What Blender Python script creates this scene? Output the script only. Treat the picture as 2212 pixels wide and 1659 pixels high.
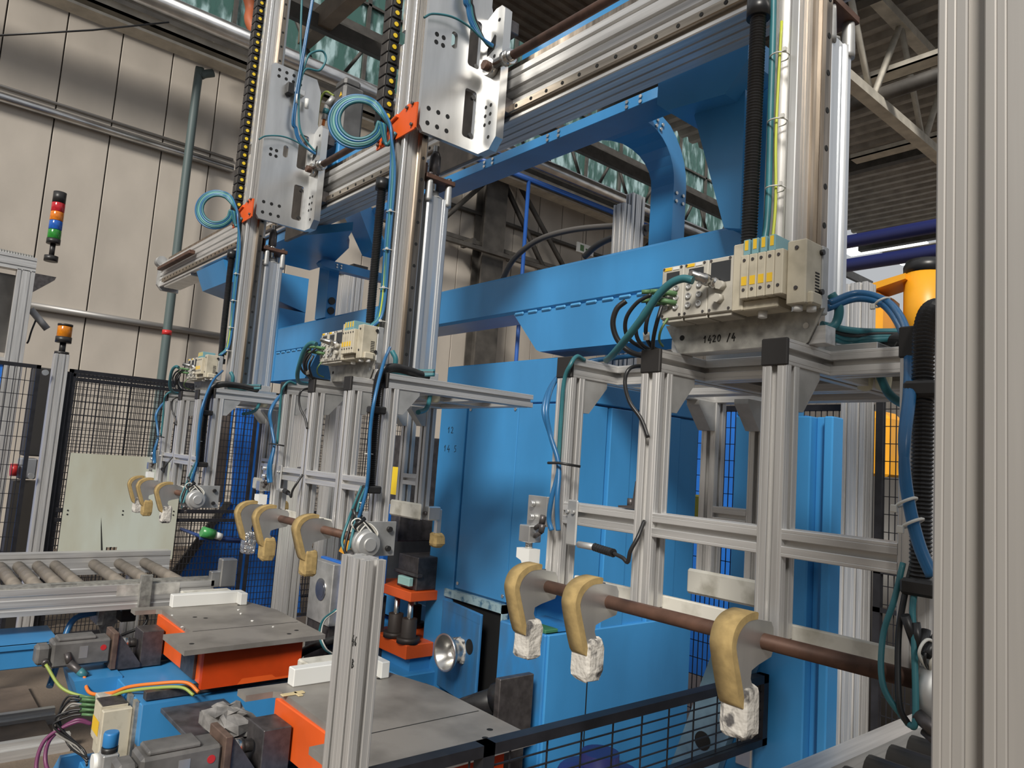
import bpy, bmesh, math, random
from mathutils import Vector, Matrix
random.seed(7)
for _o in list(bpy.data.objects): bpy.data.objects.remove(_o)
SC = bpy.context.scene
COL = SC.collection
# ---------------------------------------------------------------- camera
H = 1.65                                   # eye height above the floor
FPX, CX, CY = 1585.0, 1106.0, 829.5
yaw, pit, rol = (math.radians(a) for a in (-49.68, 6.07, 4.05))
fw = Vector((math.sin(yaw)*math.cos(pit), math.cos(yaw)*math.cos(pit), math.sin(pit)))
r0 = Vector((math.cos(yaw), -math.sin(yaw), 0)); u0 = r0.cross(fw)
RT = r0*math.cos(rol)+u0*math.sin(rol); UP = -r0*math.sin(rol)+u0*math.cos(rol)
cd = bpy.data.cameras.new('camera'); cam = bpy.data.objects.new('camera', cd); COL.objects.link(cam)
cd.sensor_width = 36; cd.lens = FPX/2212*36; cd.clip_start = .02; cd.clip_end = 300
M3 = Matrix((RT, UP, -fw)).transposed()
cam.matrix_world = Matrix.Translation((0, 0, H)) @ M3.to_4x4()
SC.camera = cam
# ---------------------------------------------------------------- world, sun, exposure
W = bpy.data.worlds.new('hall_daylight'); SC.world = W; W.use_nodes = True
bg = W.node_tree.nodes['Background']; bg.inputs[0].default_value = (.93, .96, 1.0, 1); bg.inputs[1].default_value = 0.46
sd = bpy.data.lights.new('sun', 'SUN'); sd.energy = 3.3; sd.angle = math.radians(14); sd.color = (1, .95, .87)
so = bpy.data.objects.new('sun', sd); COL.objects.link(so)
so.rotation_euler = Vector((-.48, .66, -.60)).to_track_quat('-Z', 'Y').to_euler(); so.location = (6, -6, 9)
vs = SC.view_settings; vs.view_transform = 'Standard'; vs.look = 'None'; vs.gamma = 1; vs.exposure = 0.15; vs.use_curve_mapping = False
# ---------------------------------------------------------------- helpers
def at(px, py, ax, val):
    d = fw + RT*((px-CX)/FPX) - UP*((py-CY)/FPX); i = 'XYZ'.index(ax)
    return tuple(d*(val/d[i]))
class MB:
    def __init__(s): s.v = []; s.f = []; s.sm = []
    def add(s, vs_, fs, smooth=False):
        o = len(s.v); s.v += [tuple(p) for p in vs_]
        for f in fs: s.f.append([i+o for i in f]); s.sm.append(smooth)
        return s
    def box(s, x0, x1, y0, y1, z0, z1):
        return s.add([(x0,y0,z0),(x1,y0,z0),(x1,y1,z0),(x0,y1,z0),(x0,y0,z1),(x1,y0,z1),(x1,y1,z1),(x0,y1,z1)],
                     [(0,3,2,1),(4,5,6,7),(0,1,5,4),(1,2,6,5),(2,3,7,6),(3,0,4,7)])
    def cbox(s, x0, x1, y0, y1, z0, z1, c=.002):
        c = min(c, (x1-x0)*.45, (y1-y0)*.45, (z1-z0)*.45); bm = bmesh.new()
        bmesh.ops.create_cube(bm, size=1)
        for v in bm.verts: v.co = ((x0+x1)/2+v.co.x*(x1-x0), (y0+y1)/2+v.co.y*(y1-y0), (z0+z1)/2+v.co.z*(z1-z0))
        bmesh.ops.bevel(bm, geom=bm.edges[:], offset=c, segments=1, affect='EDGES')
        bm.verts.index_update(); s.add([v.co for v in bm.verts], [[v.index for v in f.verts] for f in bm.faces]); bm.free(); return s
    def ext(s, poly, ax, a0, a1, smooth=False):
        n = len(poly)
        def m(p, a): return (p[0],p[1],a) if ax == 'Z' else (a,p[0],p[1]) if ax == 'X' else (p[0],a,p[1])
        vs_ = [m(p,a0) for p in poly]+[m(p,a1) for p in poly]
        s.add(vs_, [list(range(n))[::-1], list(range(n,2*n))])
        o = len(s.v)-2*n
        for i in range(n):
            j = (i+1) % n; s.f.append([o+i,o+j,o+n+j,o+n+i]); s.sm.append(smooth)
        return s
    def cyl(s, p0, p1, r, n=14, r1=None, cap=True):
        return s.tube([p0,p1], r, n, cap, r1)
    def tube(s, pts, r, n=10, cap=True, r1=None, radii=None):
        pts = [Vector(p) for p in pts]; k = len(pts); t0 = (pts[1]-pts[0]).normalized()
        a = t0.orthogonal().normalized(); o = len(s.v); rings = []
        for i, p in enumerate(pts):
            t = (pts[min(i+1,k-1)]-pts[max(i-1,0)]).normalized()
            a = (a-t*a.dot(t)).normalized(); b = t.cross(a)
            rr = radii[i] if radii else (r if r1 is None else r+(r1-r)*i/(k-1))
            for q in range(n):
                w = 2*math.pi*q/n; s.v.append(tuple(p+(a*math.cos(w)+b*math.sin(w))*rr))
        for i in range(k-1):
            for q in range(n):
                w = (q+1) % n; s.f.append([o+i*n+q,o+i*n+w,o+(i+1)*n+w,o+(i+1)*n+q]); s.sm.append(True)
        if cap:
            s.f.append([o+q for q in range(n)][::-1]); s.sm.append(False)
            s.f.append([o+(k-1)*n+q for q in range(n)]); s.sm.append(False)
        return s
    def hose(s, pts, r, pitch=.006, n=18, dep=.86):
        n = max(n, 18)
        P_ = resample(spline(pts), pitch/2); f0 = len(s.f); s.tube(P_, r, n, True, None, [r if i % 2 == 0 else r*dep for i in range(len(P_))])
        for i in range(f0, len(s.f)): s.sm[i] = False
        return s
    def lathe(s, p0, d, prof, n=20):
        d = Vector(d).normalized(); p0 = Vector(p0); a = d.orthogonal().normalized(); b = d.cross(a); o = len(s.v); k = len(prof)
        for t, r in prof:
            for q in range(n): w = 2*math.pi*q/n; s.v.append(tuple(p0+d*t+(a*math.cos(w)+b*math.sin(w))*max(r,1e-4)))
        for i in range(k-1):
            for q in range(n): w = (q+1) % n; s.f.append([o+i*n+q,o+i*n+w,o+(i+1)*n+w,o+(i+1)*n+q]); s.sm.append(abs(prof[i][0]-prof[i+1][0]) > abs(prof[i][1]-prof[i+1][1])*.3)
        s.f.append([o+q for q in range(n)][::-1]); s.sm.append(False); s.f.append([o+(k-1)*n+q for q in range(n)]); s.sm.append(False)
        return s
def spline(pts, m=8):
    P_ = [Vector(p) for p in pts]
    if len(P_) < 3: return P_
    out = []; Q = [P_[0]*2-P_[1]]+P_+[P_[-1]*2-P_[-2]]
    for i in range(1, len(Q)-2):
        a,b,c,d = Q[i-1:i+3]
        for k in range(m):
            t = k/m; out.append(.5*((2*b)+(c-a)*t+(2*a-5*b+4*c-d)*t*t+(3*b-a-3*c+d)*t**3))
    return out+[P_[-1]]
def resample(P_, step):
    out = [P_[0]]; acc = 0
    for a, b in zip(P_, P_[1:]):
        L = (b-a).length; t = step-acc
        while t <= L: out.append(a+(b-a)*(t/L)); t += step
        acc = (acc+L) % step
    return out if len(out) > 2 else P_
CACHE = {}
def mesh(mb, mat, name, key=None):
    me = bpy.data.meshes.new(name); me.from_pydata(mb.v, [], mb.f); me.update()
    me.polygons.foreach_set('use_smooth', mb.sm)
    bm = bmesh.new(); bm.from_mesh(me); bmesh.ops.recalc_face_normals(bm, faces=bm.faces); bm.to_mesh(me); bm.free()
    if mat: me.materials.append(mat)
    return me
def tag(o, label=None, cat=None, group=None, kind=None):
    if label: o['label'] = label
    if cat: o['category'] = cat
    if group: o['group'] = group
    if kind: o['kind'] = kind
    return o
ORG = {}
def T(name, label, cat, base, dx=0.0, group=None, kind=None):
    o = bpy.data.objects.new(name, None); COL.objects.link(o); o.empty_display_size = .05
    o.location = (base[0]+dx, base[1], base[2]+H); ORG[o.name] = Vector((-base[0], -base[1], -base[2]))
    return tag(o, label, cat, group, kind)
def P(name, mb, mat, par, key=None, label=None, kind=None):
    """a part (child of a thing) or sub-part (child of a part); mb is a builder, or a function called once per key"""
    if key and key in CACHE: me = CACHE[key]
    else:
        me = mesh(mb() if callable(mb) else mb, mat, name)
        if key: CACHE[key] = me
    o = bpy.data.objects.new(name, me); COL.objects.link(o); o.parent = par
    o.location = ORG.get(par.name, Vector((0,0,0)))
    return tag(o, label, None, None, kind)
def S(name, mb, mat, label=None, cat=None, group=None, kind=None, dx=0.0, key=None, base=None):
    """a thing that is a single mesh"""
    if key and key in CACHE: me = CACHE[key]
    else:
        me = mesh(mb() if callable(mb) else mb, mat, name)
        if key: CACHE[key] = me
    o = bpy.data.objects.new(name, me); COL.objects.link(o); o.location = (dx, 0, H)
    ORG[o.name] = Vector((0,0,0))
    return tag(o, label, cat, group, kind)
# ---------------------------------------------------------------- materials
MATS = {}
def mat(name, col, rough=.5, metal=0.0, var=.0, vscale=6.0, stretch=(1,1,1), bump=0.0, col2=None, spec=.5, emit=None, thr=None, coat=0, bscale=None):
    if name in MATS: return MATS[name]
    m = bpy.data.materials.new(name); m.use_nodes = True; nt = m.node_tree; b = nt.nodes['Principled BSDF']
    b.inputs['Base Color'].default_value = (*col, 1); b.inputs['Roughness'].default_value = rough; b.inputs['Metallic'].default_value = metal
    b.inputs['Specular IOR Level'].default_value = spec; b.inputs['Coat Weight'].default_value = coat; b.inputs['Coat Roughness'].default_value = .12
    if emit: b.inputs['Emission Color'].default_value = (*emit[0], 1); b.inputs['Emission Strength'].default_value = emit[1]
    if var or col2 or bump:
        tc = nt.nodes.new('ShaderNodeTexCoord'); mp = nt.nodes.new('ShaderNodeMapping'); mp.inputs['Scale'].default_value = stretch
        nt.links.new(tc.outputs['Object'], mp.inputs['Vector'])
        nz = nt.nodes.new('ShaderNodeTexNoise'); nz.inputs['Scale'].default_value = vscale; nz.inputs['Detail'].default_value = 6
        nt.links.new(mp.outputs[0], nz.inputs['Vector'])
        if var or col2:
            rp = nt.nodes.new('ShaderNodeValToRGB'); c2 = col2 or tuple(max(0, c*(1-var)) for c in col); c1 = col if col2 else tuple(min(1, c*(1+var*.6)) for c in col)
            lo, hi = thr or (.35, .65)
            rp.color_ramp.elements[0].position = lo; rp.color_ramp.elements[0].color = (*c2, 1); rp.color_ramp.elements[1].position = hi; rp.color_ramp.elements[1].color = (*c1, 1)
            nt.links.new(nz.outputs[0], rp.inputs[0]); nt.links.new(rp.outputs[0], b.inputs['Base Color'])
        if bump:
            bp = nt.nodes.new('ShaderNodeBump'); bp.inputs['Strength'].default_value = bump; bp.inputs['Distance'].default_value = .01
            if bscale:
                n2 = nt.nodes.new('ShaderNodeTexNoise'); n2.inputs['Scale'].default_value = bscale; nt.links.new(mp.outputs[0], n2.inputs['Vector']); nt.links.new(n2.outputs[0], bp.inputs['Height'])
            else: nt.links.new(nz.outputs[0], bp.inputs['Height'])
            nt.links.new(bp.outputs[0], b.inputs['Normal'])
    MATS[name] = m; return m
ALC = (.70, .69, .675)
aluZ = mat('anodised_aluminium_upright', ALC, .40, .62, .16, 9, (9,9,.35))
aluX = mat('anodised_aluminium_lengthwise', ALC, .40, .62, .16, 9, (.35,9,9))
aluY = mat('anodised_aluminium_crosswise', ALC, .40, .62, .16, 9, (9,.35,9))
aluP = mat('milled_aluminium_plate', (.70,.70,.69), .33, .85, .14, 5, (2.5,2.5,.5))
aluD = mat('dull_cast_aluminium', (.50,.50,.49), .5, .6, .2, 14)
steel = mat('bright_steel', (.60,.59,.57), .25, 1.0, .2, 20)
bronze = mat('oiled_rail_steel', (.36,.30,.24), .3, 1.0, .45, 8, (6,6,.4))
darksteel = mat('burnished_dark_steel', (.11,.10,.10), .42, .6, .3, 30)
brownsteel = mat('browned_steel_shaft', (.12,.062,.042), .55, .25, .35, 26)
blackpl = mat('black_plastic', (.022,.021,.021), .42, 0, .2, 20)
blackrub = mat('black_rubber', (.017,.017,.018), .36, 0, .2, 30)
capbl = mat('black_end_cap', (.022,.02,.019), .55)
blueP = mat('blue_machine_paint', (.05,.265,.57), .3, 0, .13, 3.2, (1,1,.4), spec=.5)
blueD = mat('grimy_blue_paint', (.033,.21,.50), .42, 0, 0, 7, (1.5,1.5,.5), col2=(.055,.135,.24), thr=(.25,.55))
blueS = mat('saturated_blue_sheet', (.02,.16,.60), .38, 0, .15, 3)
orangeP = mat('orange_machine_paint', (.80,.115,.018), .42, 0, .12, 5)
greywhite = mat('pale_grey_housing', (.50,.475,.415), .5, 0, 0, 22, col2=(.36,.34,.29), thr=(.3,.52))
creamhouse = mat('cream_housing', (.55,.50,.39), .5, 0, 0, 22, col2=(.42,.38,.29), thr=(.28,.5))
galv = mat('galvanised_sheet', (.40,.39,.36), .45, .55, .3, 40)
whitepl = mat('dirty_white_plastic', (.66,.64,.57), .5, 0, 0, 16, col2=(.40,.38,.32), thr=(.28,.5))
cleanwhite = mat('white_plastic', (.78,.78,.75), .45)
foam = mat('tan_foam', (.40,.285,.12), .95, 0, .18, 60)
wrapw = mat('white_tape_wrap', (.60,.57,.52), .7, 0, 0, 26, col2=(.10,.095,.095), thr=(.38,.46), bump=.5, bscale=70)
foilw = mat('crumpled_foil', (.75,.75,.75), .22, .9, .3, 40, bump=1.0, bscale=90)
teal = mat('teal_cable', (.035,.17,.20), .42, 0, .2, 12)
mint = mat('pale_green_cable', (.13,.34,.31), .45, 0, .15, 12)
bluec = mat('blue_air_hose', (.024,.135,.31), .3, 0, .15, 10)
yelgr = mat('yellow_green_wire', (.52,.58,.06), .4)
orcab = mat('orange_cable', (.70,.19,.03), .45)
purple = mat('purple_cable', (.16,.04,.11), .4)
yellow = mat('yellow_plastic', (.85,.60,.03), .4)
yelmach = mat('yellow_robot_paint', (.85,.38,.02), .4, 0, .1, 4)
greenpl = mat('green_plug', (.09,.19,.08), .5)
tealcl = mat('teal_clear_cover', (.20,.38,.42), .2)
redp = mat('red_plastic', (.55,.03,.03), .35)
scrn = mat('dark_label', (.035,.037,.04), .4)
yellab = mat('yellow_label', (.82,.52,.03), .5)
inkm = mat('black_ink', (.008,.008,.008), .7)
tie = mat('nylon_tie', (.68,.67,.62), .4)
brass = mat('brass', (.55,.38,.12), .3, 1)
# ---------------------------------------------------------------- shared section shapes
def sect(w, d, nw, nd, sw=.0105, sd_=.0135, cx=0, cy=0, c=.0012, micro=(.0165,)):
    """closed outline of an extruded profile w x d with nw / nd T-slots on its sides"""
    out = []
    def side(L, n, f):
        st = L/n; seq = [(-L/2+c, 0)]
        for k in range(n):
            m = -L/2+st*(k+.5); g = st*.5-.004
            mi = [e for e in micro if sw/2+.0025 < e < st/2-.0025]
            for e in mi: seq += [(m-e-.0008, 0), (m-e, -.0007), (m-e+.0008, 0)]
            u = sw/2+.0028; seq += [(m-sw/2-.001, 0), (m-sw/2, -.001), (m-sw/2, -.003), (m-u, -.003), (m-u, -sd_), (m+u, -sd_), (m+u, -.003), (m+sw/2, -.003), (m+sw/2, -.001), (m+sw/2+.001, 0)]
            for e in reversed(mi): seq += [(m+e-.0008, 0), (m+e, -.0007), (m+e+.0008, 0)]
        seq.append((L/2-c, 0))
        for t, h in seq: out.append(f(t, h))
    side(w, nw, lambda t, h: (cx+t, cy-d/2-h))
    side(d, nd, lambda t, h: (cx+w/2+h, cy+t))
    side(w, nw, lambda t, h: (cx-t, cy+d/2+h))
    side(d, nd, lambda t, h: (cx-w/2-h, cy-t))
    return out
A = .045
def pr(ax, x, y, z, L, w=A, d=A, nw=1, nd=1):
    """extruded profile with its min corner at x,y,z running L along ax"""
    if ax == 'Z': return MB().ext(sect(w,d,nw,nd,cx=x+w/2,cy=y+d/2), 'Z', z, z+L)
    if ax == 'X': return MB().ext(sect(w,d,nw,nd,cx=y+w/2,cy=z+d/2), 'X', x, x+L)
    return MB().ext(sect(w,d,nw,nd,cx=x+w/2,cy=z+d/2), 'Y', y, y+L)
def hexb(p, d, r, h): return MB().cyl(p, Vector(p)+Vector(d)*h, r, 6)
def grid(ax, c, a0, a1, z0, z1, da, dz, w):
    """wire mesh: uprights every da, cross wires every dz, in the plane ax = c"""
    m = MB(); n = int((a1-a0)/da)
    def b(p0, p1, q0, q1, o):
        if ax == 'X': m.box(c-w+o, c+w+o, p0, p1, q0, q1)
        else: m.box(p0, p1, c-w+o, c+w+o, q0, q1)
    for k in range(n+1): t = a0+(a1-a0)*k/n; b(t-w, t+w, z0, z1, 0)
    n = int((z1-z0)/dz)
    for k in range(n+1): t = z0+(z1-z0)*k/n; b(a0, a1, t-w, t+w, 2*w)
    return m
# ================================================================ the hall
concrete = mat('dusty_concrete', (.20,.155,.115), .8, 0, 0, 1.6, col2=(.11,.085,.065), thr=(.3,.7), bump=.25, bscale=60)
wallpan = mat('painted_wall_panel', (.50,.45,.39), .65, 0, .12, 1.2, (1,1,.6), bump=.05, bscale=30)
wallgap = mat('dark_joint', (.05,.045,.04), .8)
roofdk = mat('dark_roof_deck', (.12,.095,.075), .75, 0, .3, 3)
roofgrey = mat('grey_roof_deck', (.34,.315,.28), .6, 0, .25, 3)
trussm = mat('beige_steelwork', (.58,.54,.46), .6, 0, .2, 4)
trussd = mat('dark_steelwork', (.075,.068,.06), .6, 0, .3, 4)
pipes = mat('lagged_pipe_foil', (.62,.62,.62), .22, .9, .2, 7, (1,.6,1))
greenp = mat('grey_green_pipe', (.09,.125,.125), .5)
bluepipe = mat('blue_pipe', (.025,.11,.42), .4)
navy = mat('navy_pipe', (.02,.028,.13), .4)
fl = S('floor', MB().box(-16, 12, -12, 34, -1.75, -1.65), concrete, kind='structure')
# --- panelled wall on the left
wl = T('wall_left', None, None, (-12.1, 8, -1.65), kind='structure')
P('backing', MB().box(-12.2, -12.04, -4, 32, -1.65, 6.25), wallgap, wl)
def wpan(): return MB().cbox(-12.04, -12.0, 1.333+.008, 1.333+.716-.008, -1.65, 6.17, .006)
for k in range(-7, 42):
    p = P('wall_panel', wpan, wallpan, wl, key='wpan'); p.location.y += .716*k
P('top_flashing', MB().box(-12.0, -11.8, -4, 32, 6.17, 6.42).box(-11.95, -11.9, -4, 32, 6.05, 6.17), trussd, wl)
wb = S('wall_back', MB().box(-16, 7, 32, 32.2, -1.65, 5.2), mat('far_wall', (.62,.60,.57), .7, 0, .2, .8), kind='structure')
S('wall_right_unseen', MB().box(11.8, 12, -12, 34, -1.65, 5.0), mat('cool_grey_bounce_wall', (.44,.52,.62), .7), kind='structure')  # unseen wall, added to cut low side light; its blue cools metal reflections
S('wall_front_unseen', MB().box(-16, 12, -12.2, -12, -1.65, 5.0), mat('warm_beige_bounce_wall', (.62,.51,.37), .7), kind='structure')  # added behind the camera, out of view: blocks low light, warms metal reflections
# --- clerestory glazing above the wall
glassm = bpy.data.materials.new('stained_green_glass'); glassm.use_nodes = True
nt = glassm.node_tree; b = nt.nodes['Principled BSDF']; b.inputs['Roughness'].default_value = .3; b.inputs['Base Color'].default_value = (.05,.13,.11,1)
tr = nt.nodes.new('ShaderNodeBsdfTransparent'); tr.inputs[0].default_value = (.85,.97,.94,1); mx = nt.nodes.new('ShaderNodeMixShader')
tc = nt.nodes.new('ShaderNodeTexCoord'); mp = nt.nodes.new('ShaderNodeMapping'); mp.inputs['Scale'].default_value = (2.2,2.2,.7); nz = nt.nodes.new('ShaderNodeTexNoise'); nz.inputs['Scale'].default_value = 2.2; nz.inputs['Detail'].default_value = 9
rp = nt.nodes.new('ShaderNodeValToRGB'); rp.color_ramp.elements[0].position = .42; rp.color_ramp.elements[1].position = .62
nt.links.new(tc.outputs['Object'], mp.inputs[0]); nt.links.new(mp.outputs[0], nz.inputs[0]); nt.links.new(nz.outputs[0], rp.inputs[0]); nt.links.new(rp.outputs[0], mx.inputs[0])
nt.links.new(b.outputs[0], mx.inputs[1]); nt.links.new(tr.outputs[0], mx.inputs[2]); nt.links.new(mx.outputs[0], nt.nodes['Material Output'].inputs[0])
wn = T('window_1', None, None, (-15, 14, 6.2), kind='structure')
for k in range(19):
    y = 3+1.5*k
    for z0, z1 in ((6.2, 8.3), (8.36, 10.4), (10.46, 12.5)):
        P('pane', MB().box(-15.01, -15.0, y+.04, y+1.46, z0, z1), glassm, wn)
    P('mullion', MB().box(-15.05, -14.93, y-.04, y+.04, 6.2, 12.5), trussd, wn, key=None)
P('transom', MB().box(-15.05, -14.93, 3, 31.5, 8.3, 8.36).box(-15.05, -14.93, 3, 31.5, 10.4, 10.46).box(-15.05, -14.9, 3, 31.5, 12.5, 12.7), trussd, wn)
# --- roof decks (corrugated)
def corr(ax, a0, a1, b0, b1, z, pitch=.25, h=.05):
    pts = []; t = b0
    while t < b1:
        pts += [(t, z), (t+pitch*.35, z), (t+pitch*.5, z+h), (t+pitch*.85, z+h)]; t += pitch
    up = [(p[0], p[1]+.03) for p in reversed(pts)]
    return MB().ext(pts+up, ax, a0, a1)
ce = T('ceiling', None, None, (-7, 14, 9), kind='structure')
P('roof_deck', corr('Y', 5.6, 12.4, -11.6, -4.5, 9.0), roofdk, ce)
P('roof_deck', corr('X', -11.8, 0, 12.5, 26.5, 9.0, .46, .12), roofgrey, ce)
for y in (28.2, 30.6): P('roof_deck', corr('X', -12, 4, y, y+.9, 9.0), roofgrey, ce)
for y in (12.4, 19.5, 26.5): P('purlin', MB().box(-12, 1, y-.12, y+.12, 8.6, 9.0), trussd, ce)
for y in (7.6, 10): P('purlin', MB().box(-12, -4.5, y-.07, y+.07, 8.75, 9.0), trussd, ce)
P('rafter', MB().box(-13, -6.5, 5.1, 5.35, 7.6, 8.0), mat('brown_rafter', (.16,.12,.085), .7, 0, .2, 3), ce)
for k, (x, z, w_) in enumerate(((-12.6,6.75,.16),(-12.2,7.55,.12),(-13.0,8.1,.14))): P('dark_purlin', MB().box(x-w_/2,x+w_/2,-2,28,z,z+.28), trussd, ce)
P('roof_deck', corr('Y', -2, 5.5, -12, -10.2, 8.6), roofdk, ce)
S('orange_hose', MB().tube(spline([at(532,-20,'X',-11.4), at(542,20,'X',-11.4), at(540,45,'X',-11.3), at(552,72,'X',-11.2)]), .09, 10), mat('burnt_orange', (.42,.11,.04), .6), 'burnt orange duct hose above the foil pipe at upper left', 'hose')
# --- roof trusses
def truss(nm, label, X, y0, y1, zl, zh, n, m, w=.11):
    t = T(nm, label, 'truss', (X, (y0+y1)/2, zl), group='roof trusses')
    P('lower_chord', MB().box(X-w, X+w, y0, y1, zl-.05, zl+.12), m, t); P('upper_chord', MB().box(X-w, X+w, y0, y1, zh-.1, zh+.08), m, t)
    st = (y1-y0)/n
    for k in range(n):
        a = y0+k*st
        P('web_member', MB().tube([(X, a, zl), (X, a+st/2, zh)], w*.55, 4), m, t); P('web_member', MB().tube([(X, a+st/2, zh), (X, a+st, zl)], w*.55, 4), m, t)
    return t
truss('roof_truss', 'pale lattice roof truss at upper right in front of the ribbed roof', -5.5, 10.2, 24, 6.75, 8.75, 6, trussm)
truss('roof_truss', 'dark lattice truss in front of the green stained glass', -13.4, 4, 27, 7.0, 8.7, 12, trussd, .08)
truss('roof_truss', 'far pale lattice truss near the bright rooflights', -2.2, 14, 30, 6.6, 8.6, 6, trussm, .09)
for k, (y, z) in enumerate(((13.2, 7.6), (16.0, 7.4))):
    S('cable_tray', MB().box(-7.5, -3, y, y+.35, z, z+.03).box(-7.5, -3, y, y+.02, z, z+.12).box(-7.5, -3, y+.33, y+.35, z, z+.12), trussm,
      ['slim perforated tray hung under the ribbed roof beside the pale truss', 'farther slim tray hung under the ribbed roof'][k], 'cable tray')
S('pipe', MB().cyl((-9, 12.8, 6.9), (-2.5, 12.8, 7.05), .13), trussd, 'dark thick pipe crossing behind the pale roof truss', 'pipe')
for k, py in enumerate((505, 558)):
    z_ = at(1928,py,'Y',9.0)[2]
    S('pipe', MB().cyl((-11.3,9.0,z_), (11.82,9.0,z_), .085), navy, ['upper of two navy blue pipes right of the nearest lift column', 'lower of two navy blue pipes right of the nearest lift column'][k], 'pipe', 'navy pipes')
rl = mat('bright_rooflight', (.8,.85,.9), .5, emit=((.95,.98,1), 2.2))
for k, (x0, x1, y) in enumerate(((-13,-10.2,27.0),(-9.6,-6.5,27.0),(-12,-8.8,29.3),(-8.2,-4,29.3),(-6,-3,27.0))): P('rooflight', MB().box(x0,x1,y,y+1.0,8.95,9.0), rl, ce)
# --- far building steel in front of the wall
ws = T('wall_steelwork', 'dark steel column with lattice braces and girts on the far wall', 'steelwork', (-11.7, 9.1, -1.65))
P('column', MB().box(-11.9, -11.6, 8.95, 9.2, -1.65, 6.2).box(-11.62, -11.58, 8.8, 9.35, -1.65, 6.2).box(-11.93,-11.9,8.8,9.35,-1.65,6.2), trussd, ws)
for a_, c_ in (((-11.7,9.1,6.0),(-11.7,7.0,3.7)), ((-11.7,9.2,6.0),(-11.7,11.4,3.3)), ((-11.65,9.3,6.3),(-11.65,12.3,3.3)), ((-11.7,14.6,6.2),(-11.7,11.9,3.4)), ((-11.6,15.0,6.2),(-11.6,12.4,3.5)), ((-11.7,15.0,6.0),(-11.7,17.0,4.0))): P('brace', MB().tube([a_, c_], .055, 4), trussd, ws)
P('girt', MB().box(-11.85, -11.7, 5.5, 17, 4.35, 4.43), trussd, ws); P('girt', MB().box(-11.5, -11.4, 5.5, 17, 4.15, 4.23), trussd, ws); P('girt', MB().box(-11.99, -11.88, 5, 20, 5.05, 5.11), trussd, ws)
for k in range(9): P('rung', MB().box(-11.8, -11.4, 6+1.2*k, 6.08+1.2*k, 4.22, 4.35), trussd, ws)
# --- pipes along the wall
S('pipe', MB().cyl((-11.93, -3, 4.43), (-11.93, at(506,364,'X',-11.85)[1], 4.43), .068), pipes, 'shiny pipe running along the panelled wall at mid height', 'pipe')
S('conduit', MB().cyl((-11.978, -3, 4.60), (-11.978, at(506,352,'X',-11.9)[1], 4.60), .022), mat('conduit_grey', (.35,.33,.31), .4, .5), 'thin conduit just above the shiny wall pipe', 'conduit')
S('pipe', MB().cyl((-11.95, at(60,655,'X',-11.9)[1], 1.68), (-11.95, at(478,731,'X',-11.9)[1], 1.68), .05), mat('dull_pipe', (.30,.29,.28), .45, .5), 'dull pipe low on the wall above the mesh fence', 'pipe')
dp = T('down_pipe', 'grey green vertical down pipe with red band on the wall', 'pipe', (-11.6, 3.4, -1.65))
q = at(380, 560, 'X', -11.6)
P('pipe_run', MB().tube(spline([(-11.6, q[1], -1.65), (-11.6, q[1], 2), (-11.6, q[1], 5.4), (-11.58, q[1]+.04, 5.6), (-11.55, q[1]+.2, 5.7)]), .062, 12), greenp, dp)
P('band', MB().cyl((-11.6, q[1], at(356,723,'X',-11.6)[2]), (-11.6, q[1], at(356,723,'X',-11.6)[2]+.07), .068), redp, dp, label='red band')
S('pipe', MB().cyl((-11, -2, 6.12), (-11, 22, 6.2), .15), pipes, 'large foil lagged pipe under the glazing', 'pipe')
S('cable_tray', MB().box(-11.5, -11.2, -2, 24, 5.86, 5.9).box(-11.5,-11.47,-2,24,5.86,6.0).box(-11.22,-11.2,-2,24,5.86,6.0).box(-11.5,-11.2,-2,24,5.74,5.78), trussm, 'long pale cable tray below the foil lagged pipe', 'cable tray')
S('pipe', MB().cyl((-11, 8.0, 5.75), (-11, 22, 5.88), .055), bluepipe, 'blue pipe running along the wall top beside the tray', 'pipe')
S('pipe', MB().cyl((-11, 9.4, 5.75), (-11, 9.4, -1.65), .04), bluepipe, 'blue vertical pipe dropping in front of the far wall', 'pipe')
S('conduit', MB().tube(spline([at(460,93,'X',-11.6), at(500,117,'X',-11.7), at(530,130,'X',-11.7), at(532,180,'X',-11.8), at(520,290,'X',-11.9)]), .02, 8), trussm, 'loose pale cable drooping from the tray beside the far column', 'cable')
S('wire', MB().tube([at(-60,80,'X',-10), at(200,65,'X',-10), at(365,48,'X',-10)], .012, 6), blackrub, 'thin black wire stretched across the wall at upper left', 'wire')
sg = T('exit_sign', 'small white exit sign hanging before the far wall', 'sign', at(1263,535,'X',-11.3))
P('plate', MB().box(-11.31, -11.28, at(1246,525,'X',-11.3)[1], at(1281,540,'X',-11.3)[1], at(1263,549,'X',-11.3)[2], at(1263,528,'X',-11.3)[2]), cleanwhite, sg)
P('pictogram', MB().box(-11.28, -11.275, at(1252,535,'X',-11.3)[1], at(1260,535,'X',-11.3)[1], at(1263,545,'X',-11.3)[2], at(1263,532,'X',-11.3)[2]).box(-11.28, -11.275, at(1264,535,'X',-11.3)[1], at(1276,535,'X',-11.3)[1], at(1263,541,'X',-11.3)[2], at(1263,537,'X',-11.3)[2]), greenpl, sg)
P('hanger', MB().cyl(at(1265,528,'X',-11.3), at(1267,490,'X',-11.3), .008, 6), trussd, sg)
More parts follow.
